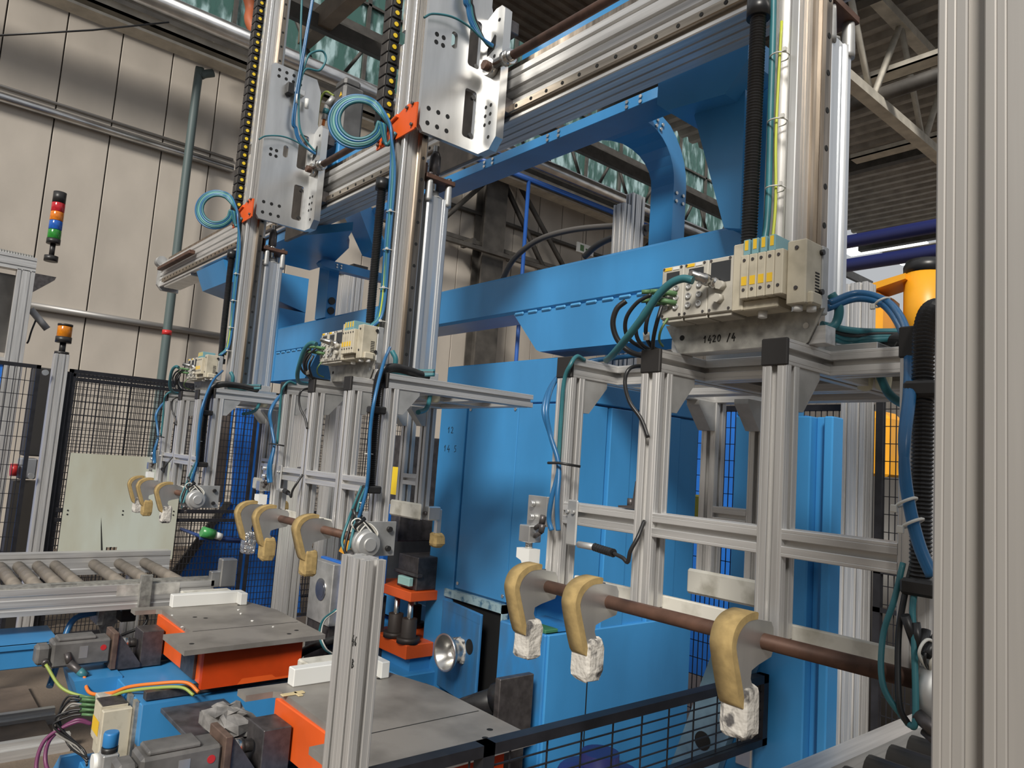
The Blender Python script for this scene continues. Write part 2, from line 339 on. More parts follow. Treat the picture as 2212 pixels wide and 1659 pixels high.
# ================================================================ three gripper units on the gantry
UN = [(0.0, 'nearest'), (-1.506, 'middle'), (-3.012, 'farthest')]
PX = [-1.18, -.94, -.675, -.45]; Y0 = 1.1325; ZB, ZT = -.255, .195
def colsect():
    x0, x1, y0, y1 = -.785, -.72, 1.301, 1.402; c = .0015
    o = [(x0+c,y0),(x0+.017,y0),(x0+.017,y0+.004),(x0+.0195,y0+.004),(x0+.0195,y0),(x0+.0215,y0),(x0+.0215,y0+.024),(x0+.0445,y0+.024),(x0+.0445,y0),(x0+.047,y0),(x0+.047,y0+.004),(x0+.049,y0+.004),(x0+.049,y0),(x1-c,y0),(x1,y0+c)]
    for yy, w, dp in ((.013,.006,.008),(.026,.002,.002),(.036,.003,.003)): o += [(x1,y0+yy),(x1-dp,y0+yy),(x1-dp,y0+yy+w),(x1,y0+yy+w)]
    return o+[(x1,y1),(x0,y1),(x0,y0+.06),(x0+.006,y0+.06),(x0+.006,y0+.05),(x0,y0+.05),(x0,y0+c)]
def cylsect():
    cx, cy, s = -.758, 1.463, .049; o = []
    for k in range(4):
        a = k*math.pi/2; ca, sa = math.cos(a), math.sin(a)
        for x, y in ((s,-s+.006),(s,-s+.020),(s-.004,-s+.021),(s-.004,-s+.026),(s-.008,-s+.029),(s-.006,0),(s-.008,s-.029),(s-.004,s-.026),(s-.004,s-.021),(s,s-.020),(s,s-.006),(s-.006,s)):
            o.append((cx+x*ca-y*sa, cy+x*sa+y*ca))
    return o
# finger outline in Y,Z
FO = [(1.112,-.232),(1.105,-.222),(1.060,-.214),(1.036,-.216),(1.016,-.228),(1.007,-.244),(1.009,-.262),(1.036,-.338),(1.064,-.330),(1.050,-.302),(1.052,-.290),(1.070,-.284),(1.108,-.276),(1.112,-.268)]
FOAM = [(1.064,-.2145),(1.036,-.2165),(1.016,-.2285),(1.007,-.2445),(1.009,-.262),(1.034,-.333),(1.023,-.336),(.997,-.264),(.995,-.240),(1.006,-.219),(1.030,-.2065),(1.062,-.2035)]
def smo(poly, m=3): q = spline([(y,z,0) for y, z in poly]+[(poly[0][0],poly[0][1],0)], m); return [(v.x,v.y) for v in q[:-1]]
FX = [(-1.150,-1.118), (-.985,-.950), (-.664,-.627)]          # finger plates along the shaft
def lump(c, sx, sy, sz, seed, n=10, m=7, amp=.16, pw=.6):
    rnd = random.Random(seed); mb = MB(); vs_ = []; fs = []
    for i in range(m+1):
        th = math.pi*i/m
        for j in range(n):
            ph = 2*math.pi*j/n; k = 1+rnd.uniform(-amp, amp)
            ex = lambda t: math.copysign(abs(t)**pw, t)
            vs_.append((c[0]+sx*ex(math.sin(th))*ex(math.cos(ph))*k, c[1]+sy*ex(math.sin(th))*ex(math.sin(ph))*k, c[2]+sz*ex(math.cos(th))*(1+rnd.uniform(-amp,amp)*.5)))
    for i in range(m):
        for j in range(n): fs.append((i*n+j, i*n+(j+1)%n, (i+1)*n+(j+1)%n, (i+1)*n+j))
    return mb.add(vs_, fs, False)
def digits(txt, x, z, h, w, gap):
    G = {'1': [[(.1,.62),(.3,.8),(.52,1.02)],[(.52,1.02),(.48,.5),(.44,0)]], '4': [[(.6,1.05),(.32,.65),(.05,.3)],[(.05,.3),(.5,.33),(1,.36)],[(.72,.62),(.68,.25),(.64,-.15)]], '2': [[(.08,.78),(.2,.97),(.5,1),(.72,.82),(.6,.5),(.35,.25),(.1,.03)],[(.1,.03),(.5,.06),(.9,.05)]],
         '0': [[(.5,1),(.22,.8),(.12,.45),(.25,.1),(.5,0),(.75,.2),(.86,.55),(.75,.88),(.5,1)]], '/': [[(.1,-.2),(.85,1.1)]], ' ': [], '6': [[(.7,1),(.2,.5),(.2,.1),(.6,0),(.75,.3),(.3,.42)]], 'B': [[(.2,0),(.25,1),(.7,.8),(.3,.55),(.8,.3),(.2,0)]], '5': [[(.8,1),(.25,1),(.2,.55),(.7,.5),(.7,.1),(.15,0)]], '9': [[(.7,.8),(.4,1),(.2,.7),(.6,.55),(.7,.85),(.65,0)]]}
    out = []
    for ch in txt:
        for s_ in G[ch]: out.append([(x+a*w, z+b*h) for a, b in s_])
        x += w+gap
    return out
for ui, (DX, nm) in enumerate(UN):
    U = f'{nm} gripper unit'
    # ---------------- frame of extrusions
    fr = T('gripper', f'{nm} aluminium extrusion gripper frame with four hanging front posts', 'gripper frame', (-.8, 1.4, ZB), DX, 'gripper frames')
    for i, x in enumerate(PX):
        P('post', lambda x=x: pr('Z', x, Y0, ZB, ZT-ZB), aluZ, fr, f'post{i}')
        P('cross_beam', lambda x=x: pr('Y', x, Y0+.004, ZT, .588), aluY, fr, f'ybeam{i}')
        c_ = P('end_cap', lambda x=x: MB().cbox(x-.0015, x+A+.0015, Y0-.003, Y0+.006, ZT-.001, ZT+A+.001, .002), capbl, fr, f'cap{i}')
        P('gusset', lambda x=x: MB().ext([(Y0+A,ZT),(Y0+A+.075,ZT),(Y0+A+.075,ZT-.012),(Y0+A+.02,ZT-.075),(Y0+A,ZT-.075)], 'X', x+.003, x+A-.003), aluD, fr, f'gus{i}')
    for i in range(3):
        a, b_ = PX[i]+A, PX[i+1]
        P('crossbar', lambda a=a, b_=b_: pr('X', a, Y0, -.122, b_-a), aluX, fr, f'cb{i}')
        P('top_rail', lambda a=a, b_=b_: pr('X', a, 1.283, ZT, b_-a), aluX, fr, f'tr{i}')
        P('top_rail', lambda a=a, b_=b_: pr('X', a, 1.675, ZT, b_-a), aluX, fr, f'tr2{i}')
        P('top_rail', lambda a=a, b_=b_: pr('X', a, 1.50, ZT, b_-a), aluX, fr, f'tr3{i}')
    P('base_plate', lambda: MB().cbox(-.90, -.55, 1.29, 1.70, ZT+A, ZT+A+.012, .001), aluP, fr, 'basepl')
    P('side_bar', lambda: MB().cbox(-.655, -.643, 1.262, 1.52, ZT+A, ZT+A+.03, .001), aluP, fr, 'sidebar')
    P('support_bar', lambda: MB().cbox(-.925, -.60, 1.205, 1.24, ZT+A, ZT+A+.032, .001), aluX, fr, 'supbar')
    for i, x in enumerate((-1.172, -1.03)):
        P('rear_post', lambda x=x: pr('Z', x, 1.675, ZB, ZT-ZB), aluZ, fr, f'rp{i}')
        P('rear_gusset', lambda x=x: MB().ext([(1.675,ZT),(1.60,ZT),(1.60,ZT-.012),(1.655,ZT-.075),(1.675,ZT-.075)], 'X', x+.003, x+A-.003), aluD, fr, f'rg{i}')
    P('rear_crossbar', lambda: pr('X', -1.127, 1.675, -.122, .097), aluX, fr, 'rcb')
    P('lower_board', lambda: MB().cbox(-1.135, -.40, Y0+A, Y0+A+.012, -.282, -.234, .002), whitepl, fr, 'board', 'stained white plastic board')
    P('rear_board', lambda: MB().cbox(-1.19, -.96, 1.66, 1.674, -.255, -.19, .006), whitepl, fr, 'rboard', 'stained white plastic board').location += Vector((.0,0,-.055 if ui == 0 else 0))
    P('clamp_plate', lambda: MB().cbox(-1.236, -1.174, Y0-.012, Y0, -.135, -.07, .001).cyl((-1.215,Y0-.012,-.088),(-1.215,Y0-.024,-.088),.007).cyl((-1.215,Y0-.012,-.117),(-1.215,Y0-.024,-.117),.007), aluP, fr, 'clampl')
    P('sensor_bracket', lambda: MB().cbox(-1.118, -1.088, Y0-.006, Y0, -.165, -.07, .003).cyl((-1.113,Y0-.006,-.095),(-1.113,Y0-.012,-.095),.004).cyl((-1.096,Y0-.006,-.095),(-1.096,Y0-.012,-.095),.004), aluD, fr, 'senbr')
    P('angle_bracket', lambda: MB().ext([(-.99,-.075),(-.945,-.075),(-.945,-.02),(-.949,-.02),(-.955,-.068),(-.99,-.071)], 'Y', Y0+.01, Y0+.035).cyl((-.968,Y0+.022,-.072),(-.968,Y0+.022,-.055),.007,6), darksteel, fr, 'angbr')
    # ---------------- small air cylinder at the first post
    ac = T('short_air_cylinder', f'small square air cylinder with white holder at the first post of the {U}', 'air cylinder', (-1.2, 1.11, -.25), DX, 'short air cylinders')
    P('body', lambda: MB().cbox(-1.235, -1.20, 1.098, 1.135, -.172, -.135, .002), aluP, ac, 'acb')
    P('piston_rod', lambda: MB().cyl((-1.2175,1.115,-.172),(-1.2175,1.115,-.19),.008), steel, ac, 'acr')
    P('holder', lambda: MB().ext([(-1.238,-.186),(-1.196,-.186),(-1.196,-.262),(-1.214,-.262),(-1.216,-.222),(-1.222,-.212),(-1.238,-.207)], 'Y', 1.098, 1.13), cleanwhite, ac, 'ach', 'white plastic holder')
    for i, z in enumerate((-.14, -.158)): P('fitting', lambda z=z: MB().cyl((-1.2,1.115,z),(-1.178,1.112,z+.012),.005).cyl((-1.178,1.112,z+.012),(-1.174,1.112,z+.03),.0065), darksteel, ac, f'acf{i}')
    # ---------------- shaft with three foam padded fingers
    sh = T('gripper_shaft', f'brown shaft with three foam padded fingers on the {U}', 'gripper shaft', (-.8, 1.08, -.36), DX, 'gripper shafts')
    P('shaft', lambda: MB().cyl((-1.155,1.085,-.25),(-.405,1.085,-.25),.0125,18), brownsteel, sh, 'shaft')
    for i, (xa, xb) in enumerate(FX):
        f_ = P('finger', lambda xa=xa, xb=xb: MB().ext(FO, 'X', xa, xb), aluP, sh, f'fin{i}', 'bare aluminium finger')
        P('foam_pad', lambda xa=xa, xb=xb: MB().ext(smo(FOAM,4), 'X', xa-.001, xb+.001, True), foam, f_, f'foam{i}', 'tan foam strip')
        wm = (wrapw, foilw if (ui == 1 and i == 0) else foam if (ui == 1 or (ui == 2 and i == 1)) else wrapw)[1]
        P('tip_wrap', lambda xa=xa, xb=xb, i=i: lump(((xa+xb)/2+.001, 1.052, -.353), .0235, .0225, .040, i+1, 14, 9, .08, .38), wm, f_, f'tip{i}{wm.name}', {'white_tape_wrap': 'torn white tape', 'crumpled_foil': 'crumpled foil', 'tan_foam': 'rolled tan foam'}[wm.name])
        P('clamp_screw', lambda xa=xa, xb=xb: MB().cyl(((xa+xb)/2,1.085,-.226),((xa+xb)/2,1.085,-.217),.005), darksteel, f_, f'cs{i}')
    # rear jaw
    rj = T('rear_jaw', f'rear jaw finger with foam tip under the rear posts of the {U}', 'gripper finger', (-1.0, 1.75, -.37), DX, 'rear jaws')
    if ui == 0: rj.location.z -= .05
    P('arm', lambda: MB().cbox(-.99, -.955, 1.70, 1.76, -.255, -.20, .004).cbox(-.985, -.965, 1.75, 1.775, -.33, -.21, .003), aluP, rj, 'rja')
    P('tip_wrap', lambda: lump((-.975, 1.765, -.335), .03, .026, .03, 31), foam, rj, 'rjt', 'tan foam and tape')
    P('bolt', lambda: MB().cyl((-.972,1.70,-.228),(-.972,1.69,-.228),.008), darksteel, rj, 'rjb')
    # ---------------- swing motor at the shaft end
    mo = T('swing_drive', f'round grey swing drive on bolted plate at shaft end of the {U}', 'drive', (-.43, 1.1, -.33), DX, 'swing drives')
    P('plate', lambda: MB().cbox(-.402, -.394, 1.07, 1.20, -.30, -.20, .001), aluD, mo, 'mpl')
    P('housing', lambda: MB().lathe((-.394,1.095,-.262), (1,0,0), [(0,.0),(0,.043),(.02,.043),(.022,.036),(.034,.034),(.036,.02),(.04,.018),(.04,0)], 22), aluD, mo, 'mho')
    for i, (y, z) in enumerate(((1.175,-.222),(1.175,-.278))): P('bolt', lambda y=y, z=z: MB().cyl((-.394,y,z),(-.384,y,z),.008), blackpl, mo, f'mb{i}')
    for i in range(4): P('wire', lambda i=i: MB().tube(spline([(-.385,1.085,-.24),(-.375-.004*i,1.07-.008*i,-.225+.006*i),(-.38,1.10-.01*i,-.205+.004*i),(-.37,1.125,-.235-.008*i),(-.385,1.09,-.26-.006*i)]), .0022, 6), (tie, greywhite, blackrub, tie)[i], mo, f'mw{i}')
    for i in range(4): P('plug', lambda i=i: MB().cyl((-.40+.006*i,1.075-.006*i,-.21),(-.41+.01*i,1.06+.008*i,-.165-.008*i),.006), blackrub, mo, f'mp{i}')
    P('valve_stub', lambda: MB().cyl((-.39,1.05,-.285),(-.36,1.045,-.30),.009).cyl((-.385,1.06,-.305),(-.36,1.05,-.315),.006), darksteel, mo, 'mvs')
    # ---------------- lift column
    lc = T('lift_column', f'tall upright aluminium lift column of the {U}', 'lift column', (-.75, 1.35, .252), DX, 'lift columns')
    P('profile', lambda: MB().ext(colsect(), 'Z', .252, 2.75), aluZ, lc, 'colp')
    P('guide_rail', lambda: MB().ext([(-.72,1.356),(-.712,1.353),(-.708,1.357),(-.700,1.357),(-.697,1.354),(-.690,1.356),(-.690,1.380),(-.697,1.382),(-.700,1.379),(-.708,1.379),(-.712,1.383),(-.72,1.380)], 'Z', .30, 2.7), bronze, lc, 'colr')
    for k in range(30): P('rail_screw', lambda: MB().cyl((-.6905,1.368,.35),(-.6892,1.368,.35),.0062,14), inkm, lc, 'rsc').location.z += .08*k
    # ---------------- big air cylinder
    bc = T('lift_cylinder', f'silver profile air cylinder beside the lift column of the {U}', 'air cylinder', (-.758, 1.463, .252), DX, 'lift cylinders')
    P('barrel', lambda: MB().ext(cylsect(), 'Z', .27, .955), mat('bright_anodised_tube', (.74,.76,.78), .3, .8, .1, 9, (9,9,.3)), bc, 'bcb')
    P('foot_block', lambda: MB().cbox(-.81, -.70, 1.405, 1.52, .252, .27, .003).cbox(-.70,-.672,1.43,1.50,.252,.30,.003), aluD, bc, 'bcf')
    P('neck', lambda: MB().cyl((-.758,1.463,.955),(-.758,1.463,.985),.024,20).cyl((-.758,1.463,.955),(-.758,1.463,.962),.044,8), aluD, bc, 'bcn')
    for k, (x, y) in enumerate(((-.80,1.42),(-.716,1.42),(-.80,1.506),(-.716,1.506))): P('standoff', lambda x=x, y=y: MB().lathe((x,y,.93), (0,0,1), [(0,.012),(0,.014),(.01,.0145),(.07,.013),(.085,.012)], 14), aluD, bc, f'bso{k}')
    P('top_plate', lambda: MB().cbox(-.815, -.70, 1.395, 1.525, 1.012, 1.03, .002).cbox(-.80,-.72,1.382,1.41,1.0,1.075,.002), brownsteel, bc, 'btp')
    for k, (x, y) in enumerate(((-.716,1.42),(-.716,1.506))): P('nut', lambda x=x, y=y: MB().cyl((x,y,1.03),(x,y,1.04),.01,6), darksteel, bc, f'bnu{k}')
    P('piston_rod', lambda: MB().cyl((-.745,1.455,.985),(-.745,1.455,1.16),.011), steel, bc, 'bpr')
    P('coupling', lambda: MB().lathe((-.745,1.455,1.042), (0,0,1), [(0,.014),(.006,.020),(.01,.020),(.012,.022),(.045,.022),(.075,.021),(.085,.017),(.095,.013)], 8), darksteel, bc, 'bcp')
    P('lock_nut', lambda: MB().cyl((-.745,1.455,1.034),(-.745,1.455,1.046),.018,6), steel, bc, 'bln')
    # ---------------- carriage bracket
    cb = T('carriage_bracket', f'milled aluminium carriage bracket holding the lift column of the {U} to the gantry', 'bracket', (-.66, 1.45, 1.15), DX, 'carriage brackets')
    def sidepl():
        bm = bmesh.new(); o = [(1.335,1.15),(1.62,1.15),(1.62,1.70),(1.60,1.75),(1.60,1.93),(1.57,1.995),(1.335,1.995),(1.318,1.98),(1.318,1.172)]
        slots = [(1.505,1.195,1.56,1.385),(1.505,1.475,1.56,1.665),(1.425,1.51,1.452,1.575)]
        vs_ = [bm.verts.new((0,y,z)) for y, z in o]; es = [bm.edges.new((vs_[i], vs_[(i+1)%len(vs_)])) for i in range(len(vs_))]
        for a,b0_,c,d in slots:
            r = min(.012, (c-a)*.45); q = []
            for cx_, cz_, s0 in ((c-r,b0_+r,-90),(c-r,d-r,0),(a+r,d-r,90),(a+r,b0_+r,180)):
                for k in range(4): w = math.radians(s0+30*k); q.append((cx_+r*math.cos(w), cz_+r*math.sin(w)))
            w_ = [bm.verts.new((0,y,z)) for y, z in q]; es += [bm.edges.new((w_[i], w_[(i+1)%len(w_)])) for i in range(len(w_))]
        bmesh.ops.triangle_fill(bm, use_beauty=True, edges=es)
        r = bmesh.ops.extrude_face_region(bm, geom=bm.faces[:]); 
        for v in [g_ for g_ in r['geom'] if isinstance(g_, bmesh.types.BMVert)]: v.co.x = -.018
        for v in bm.verts: v.co.x += -.658
        bm.verts.index_update(); m_ = MB().add([v.co for v in bm.verts], [[v.index for v in f.verts] for f in bm.faces]); bm.free(); return m_
    P('side_plate', sidepl, aluP, cb, 'sidepl')
    P('mounting_plate', lambda: MB().ext([(-.658,1.15),(-.592,1.15),(-.555,1.19),(-.555,1.695),(-.575,1.715),(-.61,1.715),(-.658,1.69)], 'Y', 1.585, 1.62), aluP, cb, 'mountpl')
    for k, (y, z) in enumerate([(1.352+.042*(i%3), 1.188+.055*(i//3)) for i in range(6)]+[(1.36+.03*(i%2), 1.50+.03*(i//2)) for i in range(4)]+[(1.36+.04*(i%4), 1.93+.035*(i//4)) for i in range(8)]):
        P('bolt_hole', lambda: MB().cyl((-.6582,0,0),(-.6572,0,0),.0088,14), inkm, cb, 'bhx').location += Vector((0,y,z))
    for k, (x, z) in enumerate([(-.628+.03*(i%2), 1.255+.035*(i//2)) for i in range(6)]+[(-.585,1.66),(-.60,1.20),(-.60,1.52)]):
        P('bolt_hole', lambda: MB().cyl((0,1.5852,0),(0,1.584,0),.0072,14), inkm, cb, 'bhy').location += Vector((x,0,z))
    P('cable_opening', lambda: MB().ext([(-.645,1.535),(-.605,1.55),(-.598,1.565),(-.598,1.60),(-.605,1.61),(-.645,1.565)], 'Y', 1.5835, 1.5855), inkm, cb, 'cop')
    P('guide_block', lambda: MB().cbox(-.655,-.56,1.622,1.664,1.30,1.36,.003).cbox(-.655,-.56,1.622,1.664,1.62,1.67,.003).cbox(-.70,-.676,1.34,1.40,1.16,1.26,.003).cbox(-.70,-.676,1.34,1.40,1.85,1.95,.003), darksteel, cb, 'gbl')
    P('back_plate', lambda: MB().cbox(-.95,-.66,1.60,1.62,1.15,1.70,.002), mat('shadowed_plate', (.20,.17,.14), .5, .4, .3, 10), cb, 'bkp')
    for k, (y, z) in enumerate(((1.55,1.215),(1.55,1.365),(1.55,1.49),(1.55,1.645))): P('slot_bolt', lambda: MB().cyl((-.676,0,0),(-.664,0,0),.009,10), blackpl, cb, 'slb').location += Vector((0,y,z))
    P('rod_eye', lambda: MB().lathe((-.597,1.555,1.465), (0,1,0), [(0,.016),(0,.032),(.004,.034),(.026,.034),(.03,.03)], 22), steel, cb, 'rey')
    P('eye_bolt_head', lambda: MB().cyl((-.597,1.535,1.465),(-.597,1.555,1.465),.019,6), brownsteel, cb, 'reb')
    P('rod_shank', lambda: MB().lathe((-.565,1.57,1.467), (1,0,0), [(0,.018),(.05,.019),(.05,.028),(.085,.028),(.085,.02),(.10,.019)], 12), steel, cb, 'rsh')
    # ---------------- orange hose guide plate
    og = T('orange_guide_plate', f'orange bent guide plate bolted to the lift column of the {U}', 'bracket', (-.77, 1.25, 1.14), DX, 'orange guide plates')
    P('plate', lambda: MB().ext([(-.905,1.135),(-.645,1.14),(-.640,1.145),(-.638,1.238),(-.70,1.25),(-.785,1.225),(-.895,1.222)], 'Y', 1.291, 1.297), orangeP, og, 'ogp')
    P('rib', lambda: MB().tube(spline([(-.87,1.289,1.14),(-.85,1.289,1.18),(-.81,1.289,1.21),(-.76,1.289,1.225)]), .008, 6), orangeP, og, 'ogr')
    for k, (x, z) in enumerate(((-.70,1.235),(-.665,1.24),(-.66,1.16),(-.89,1.15),(-.85,1.15),(-.89,1.165),(-.845,1.165))): P('screw', lambda x=x, z=z: MB().cyl((x,1.291,z),(x,1.283,z),.006), darksteel, og, f'ogs{k}')
    # ---------------- energy chain
    ch = T('energy_chain', f'black energy chain with yellow pins beside the lift column of the {U}', 'cable chain', (-.88, 1.27, 1.2), DX, 'energy chains')
    for k in range(34):
        l = P('link', lambda: MB().ext([(-.905,-.0225),(-.845,-.0225),(-.838,-.018),(-.838,.018),(-.845,.0225),(-.905,.0225)], 'Y', 1.272, 1.31), blackpl, ch, 'chl'); l.location.z += 1.25+.0455*k
        if k % 1 == 0: P('pin', lambda: MB().cyl((-.838,1.29,0),(-.835,1.29,0),.0088,14), yellow, l, 'chp')
        P('lid', lambda: MB().cbox(-.90,-.848,1.268,1.273,-.0205,.0205,.002), mat('worn_black_plastic', (.05,.043,.037), .6, 0, .3, 30), l, 'chd')
    tg = T('chain_trough', f'flat aluminium bars guiding the energy chain of the {U}', 'guide bar', (-.82, 1.28, 1.3), DX, 'chain guide bars')
    P('bar', lambda: MB().cbox(-.812,-.788,1.302,1.33,1.24,1.52,.001), aluZ, tg, 'tg1'); P('bar', lambda: MB().cbox(-.812,-.788,1.302,1.33,1.575,2.6,.001), aluZ, tg, 'tg2')
    # ---------------- hoses of the column
    S('corrugated_hose', lambda: MB().hose([(-.800,1.275,.40),(-.795,1.27,.6),(-.792,1.268,.95)], .0165, .0062, 14, .84).cyl((-.792,1.268,.945),(-.792,1.268,.985),.024,16).cyl((-.800,1.275,.395),(-.800,1.275,.42),.022,16), blackrub,
      f'straight black corrugated hose up the left of the lift column of the {U}', 'hose', 'column hoses', dx=DX, key='colhose')
    # ---------------- valve terminal
    vt = T('valve_terminal', f'cream pneumatic valve terminal with plugged cables on the {U}', 'valve terminal', (-.76, 1.19, ZT+A+.032), DX, 'valve terminals')
    yf = 1.15
    for k, (xa, xb) in enumerate(((-.914,-.861),(-.8605,-.805),(-.8045,-.750))):
        m_ = P('module', lambda xa=xa, xb=xb: MB().cbox(xa, xb, yf, yf+.06, .303, .408, .002).cbox(xa+.002, xb-.002, yf+.005, yf+.055, .296, .304, .001), greywhite, vt, f'vm{k}', 'grey bus module')
        P('display', lambda xa=xa, xb=xb, k=k: MB().box(xa+.012-.006*(k==2), xb-.010+.004*(k==2), yf-.0006, yf, .372-.012*(k==2), .396+.004*(k==2)), scrn, m_, f'vd{k}', 'dark display')
        if k < 2: P('tag', lambda xa=xa: MB().box(xa+.006, xa+.024, yf-.001, yf, .400, .406), yellab, m_, f'vy{k}', 'yellow tag'); P('tag', lambda xa=xa: MB().box(xa+.027, xa+.042, yf-.001, yf, .400, .406), cleanwhite, m_, f'vyw{k}', 'white tag')
        for i, (dx_, z) in enumerate(((.006,.309),(.047,.309),(.006,.404),(.047,.404))): P('screw', lambda xa=xa, dx_=dx_, z=z: MB().cyl((xa+dx_,yf,z),(xa+dx_,yf-.0015,z),.0026,10), darksteel, m_, f'vs{k}{i}')
        for i, (dx_, z) in enumerate(((.014,.362),(.038,.362),(.014,.343),(.038,.343),(.014,.325),(.038,.325))):
            if k < 2: P('socket', lambda xa=xa, dx_=dx_, z=z: MB().lathe((xa+dx_,yf,z), (0,-1,0), [(0,.006),(.004,.006),(.004,.0042),(.002,.004)], 12), aluD, m_, f'vk{k}{i}')
    P('connector', lambda: MB().lathe((-.785,yf,.358), (-.35,-1,.18), [(0,.011),(.01,.0115),(.012,.0095),(.02,.0095),(.021,.011),(.032,.011),(.034,.009),(.045,.009),(.046,.0075),(.06,.007)], 16), steel, vt, 'vcon', 'knurled metal plug')
    for k, z in enumerate((.352, .328)): P('blanking_plug', lambda z=z, k=k: MB().cyl((-.772+.004*-k,yf,z),(-.772+.004*-k,yf-.014,z),.009,6), greywhite, vt, f'vbp{k}')
    for k, (x, z) in enumerate(((-.90,.352),(-.876,.350),(-.90,.334),(-.876,.332))): P('plug', lambda x=x, z=z: MB().cyl((x,yf,z),(x-.022,yf-.025,z+.004),.0055,10).cyl((x-.022,yf-.025,z+.004),(x-.035,yf-.035,z+.003),.0045,10), greenpl, vt, f'vgp{k}', 'green plug')
    P('black_plug', lambda: MB().cyl((-.915,yf+.03,.352),(-.96,yf+.015,.345),.011,14).cyl((-.914,yf+.03,.352),(-.90,yf+.03,.352),.012,14), blackrub, vt, 'vblk')
    P('interface_block', lambda: MB().cbox(-.7495,-.7265, yf-.004, yf+.062, .300, .425, .002).cbox(-.748,-.66,yf+.0,yf+.05,.300,.318,.002), creamhouse, vt, 'vib')
    for k in range(5):
        xa = -.726+.0166*k
        v_ = P('valve', lambda xa=xa: MB().cbox(xa, xa+.0158, yf-.016, yf+.06, .318, .398, .0015), creamhouse, vt, f'vv{k}', 'slim valve')
        for i, (z, r_) in enumerate(((.388,.0028),(.334,.0028))): P('screw', lambda xa=xa, z=z, r_=r_: MB().cyl((xa+.008,yf-.016,z),(xa+.008,yf-.0175,z),r_,10), darksteel, v_, f'vvs{k}{i}')
        if k < 4:
            P('label', lambda xa=xa: MB().box(xa+.003, xa+.0135, yf-.0166, yf-.016, .342, .358), yellab, v_, f'vvl{k}', 'yellow label')
            P('coil_cover', lambda xa=xa: MB().cbox(xa+.001, xa+.014, yf-.010, yf+.05, .399, .428, .001), tealcl, v_, f'vvc{k}', 'clear teal cover')
            P('coil_tag', lambda xa=xa: MB().box(xa+.004, xa+.011, yf-.0106, yf-.010, .408, .426), yellab, v_, f'vvt{k}', 'yellow tag')
    P('end_block', lambda: MB().cbox(-.643,-.608, yf-.004, yf+.05, .300, .412, .002).cbox(-.640,-.60,yf+.005,yf+.04,.300,.322,.003), creamhouse, vt, 'veb', 'tall cream end block')
    for k in range(7): P('vent', lambda: MB().box(-.6082,-.6072,yf+.028,yf+.042,0,.0022), inkm, vt, 'vvent').location.z += .325+.0055*k
    for k, z in enumerate((.398, .328)): P('screw', lambda z=z: MB().cyl((-.625,yf-.004,z),(-.625,yf-.006,z),.0035,10), darksteel, vt, f'vebs{k}'); P('cap_screw', lambda z=z: MB().cyl((-.608,yf+.046,z),(-.602,yf+.046,z),.005,10), blackpl, vt, f'vebc{k}')
    P('end_plate', lambda: MB().cbox(-.66,-.606, yf+.05, yf+.072, .292, .412, .002), aluD, vt, 'vep')
    br = P('bracket_sheet', lambda: MB().ext([(-.935,.300),(-.600,.300),(-.628,.243),(-.632,.240),(-.895,.240),(-.90,.243)], 'Y', 1.197, 1.2), galv, vt, 'vbr', 'galvanised bracket sheet')
    for k, x in enumerate((-.893, -.632)): P('bolt_hole', lambda x=x: MB().cyl((x,1.197,.272),(x,1.1962,.272),.0055,14), inkm if k == 0 else steel, br, f'vbh{k}')
    if ui == 0:
        hw = MB()
        for s_ in digits('1420 /4', -.842, .258, .013, .008, .0025): hw.tube([(a, 1.1967, b_) for a, b_ in s_], .0011, 6)
        P('handwriting', hw, inkm, br, label='handwritten 1420 / 4 in black marker')
    P('silencer', lambda: MB().cyl((-.70,yf+.02,.30),(-.70,yf+.02,.288),.008), cleanwhite, vt, 'vsl')
    for k, (x, y) in enumerate(((-.628,.01),(-.612,.026))): P('silencer', lambda x=x, y=y: MB().cyl((x,yf+y,.30),(x,yf+y,.291),.008), cleanwhite, vt, f'vsl{k}')
# ================================================================ gantry beam
ga = T('gantry_beam', 'long aluminium gantry beam with guide rails carrying the three gripper units', 'gantry beam', (-3.2, 1.73, 1.28))
def gsect():
    y0, y1, z0, z1 = 1.66, 1.81, 1.28, 1.50; o = [(y0,z0+.003),(y0+.003,z0)]
    for yy in (.035, .07, .105): o += [(y0+yy,z0),(y0+yy+.001,z0+.006),(y0+yy+.008,z0+.006),(y0+yy+.009,z0)]
    o += [(y1,z0),(y1,z1),(y0+.02,z1),(y0+.002,z1-.01)]
    for zz in (.185, .135, .095): o += [(y0,z0+zz),(y0+.012,z0+zz-.001),(y0+.012,z0+zz-.013),(y0,z0+zz-.014)]
    o += [(y0,z0+.062),(y0+.006,z0+.06),(y0+.006,z0+.016),(y0,z0+.014)]
    return o
P('beam_profile', MB().ext(gsect(), 'X', -6.72, .6), aluX, ga)
P('guide_rail', MB().ext([(1.666,1.302),(1.648,1.304),(1.645,1.307),(1.645,1.333),(1.648,1.336),(1.666,1.338)], 'X', -6.6, .6), mat('rail_steel_lengthwise', (.42,.36,.29), .28, 1, .35, 8, (.4,6,6)), ga)
P('guide_rail', MB().ext([(1.68,1.50),(1.68,1.525),(1.71,1.525),(1.71,1.50)], 'X', -6.6, .6), bronze, ga)
for k in range(88): P('rail_screw', lambda: MB().cyl((0,1.6448,1.32),(0,1.6436,1.32),.0068,12), inkm, ga, 'grs').location.x += -6.51+.0815*k
P('end_plate', MB().ext([(1.64,1.30),(1.68,1.255),(1.82,1.255),(1.82,1.52),(1.64,1.52)], 'X', -6.75, -6.72).cyl((-6.79,1.66,1.505),(-6.71,1.66,1.505),.045,16), aluD, ga)
P('stop_block', MB().cbox(-6.6, -5.75, 1.60, 1.644, 1.395, 1.425, .004), brownsteel, ga)
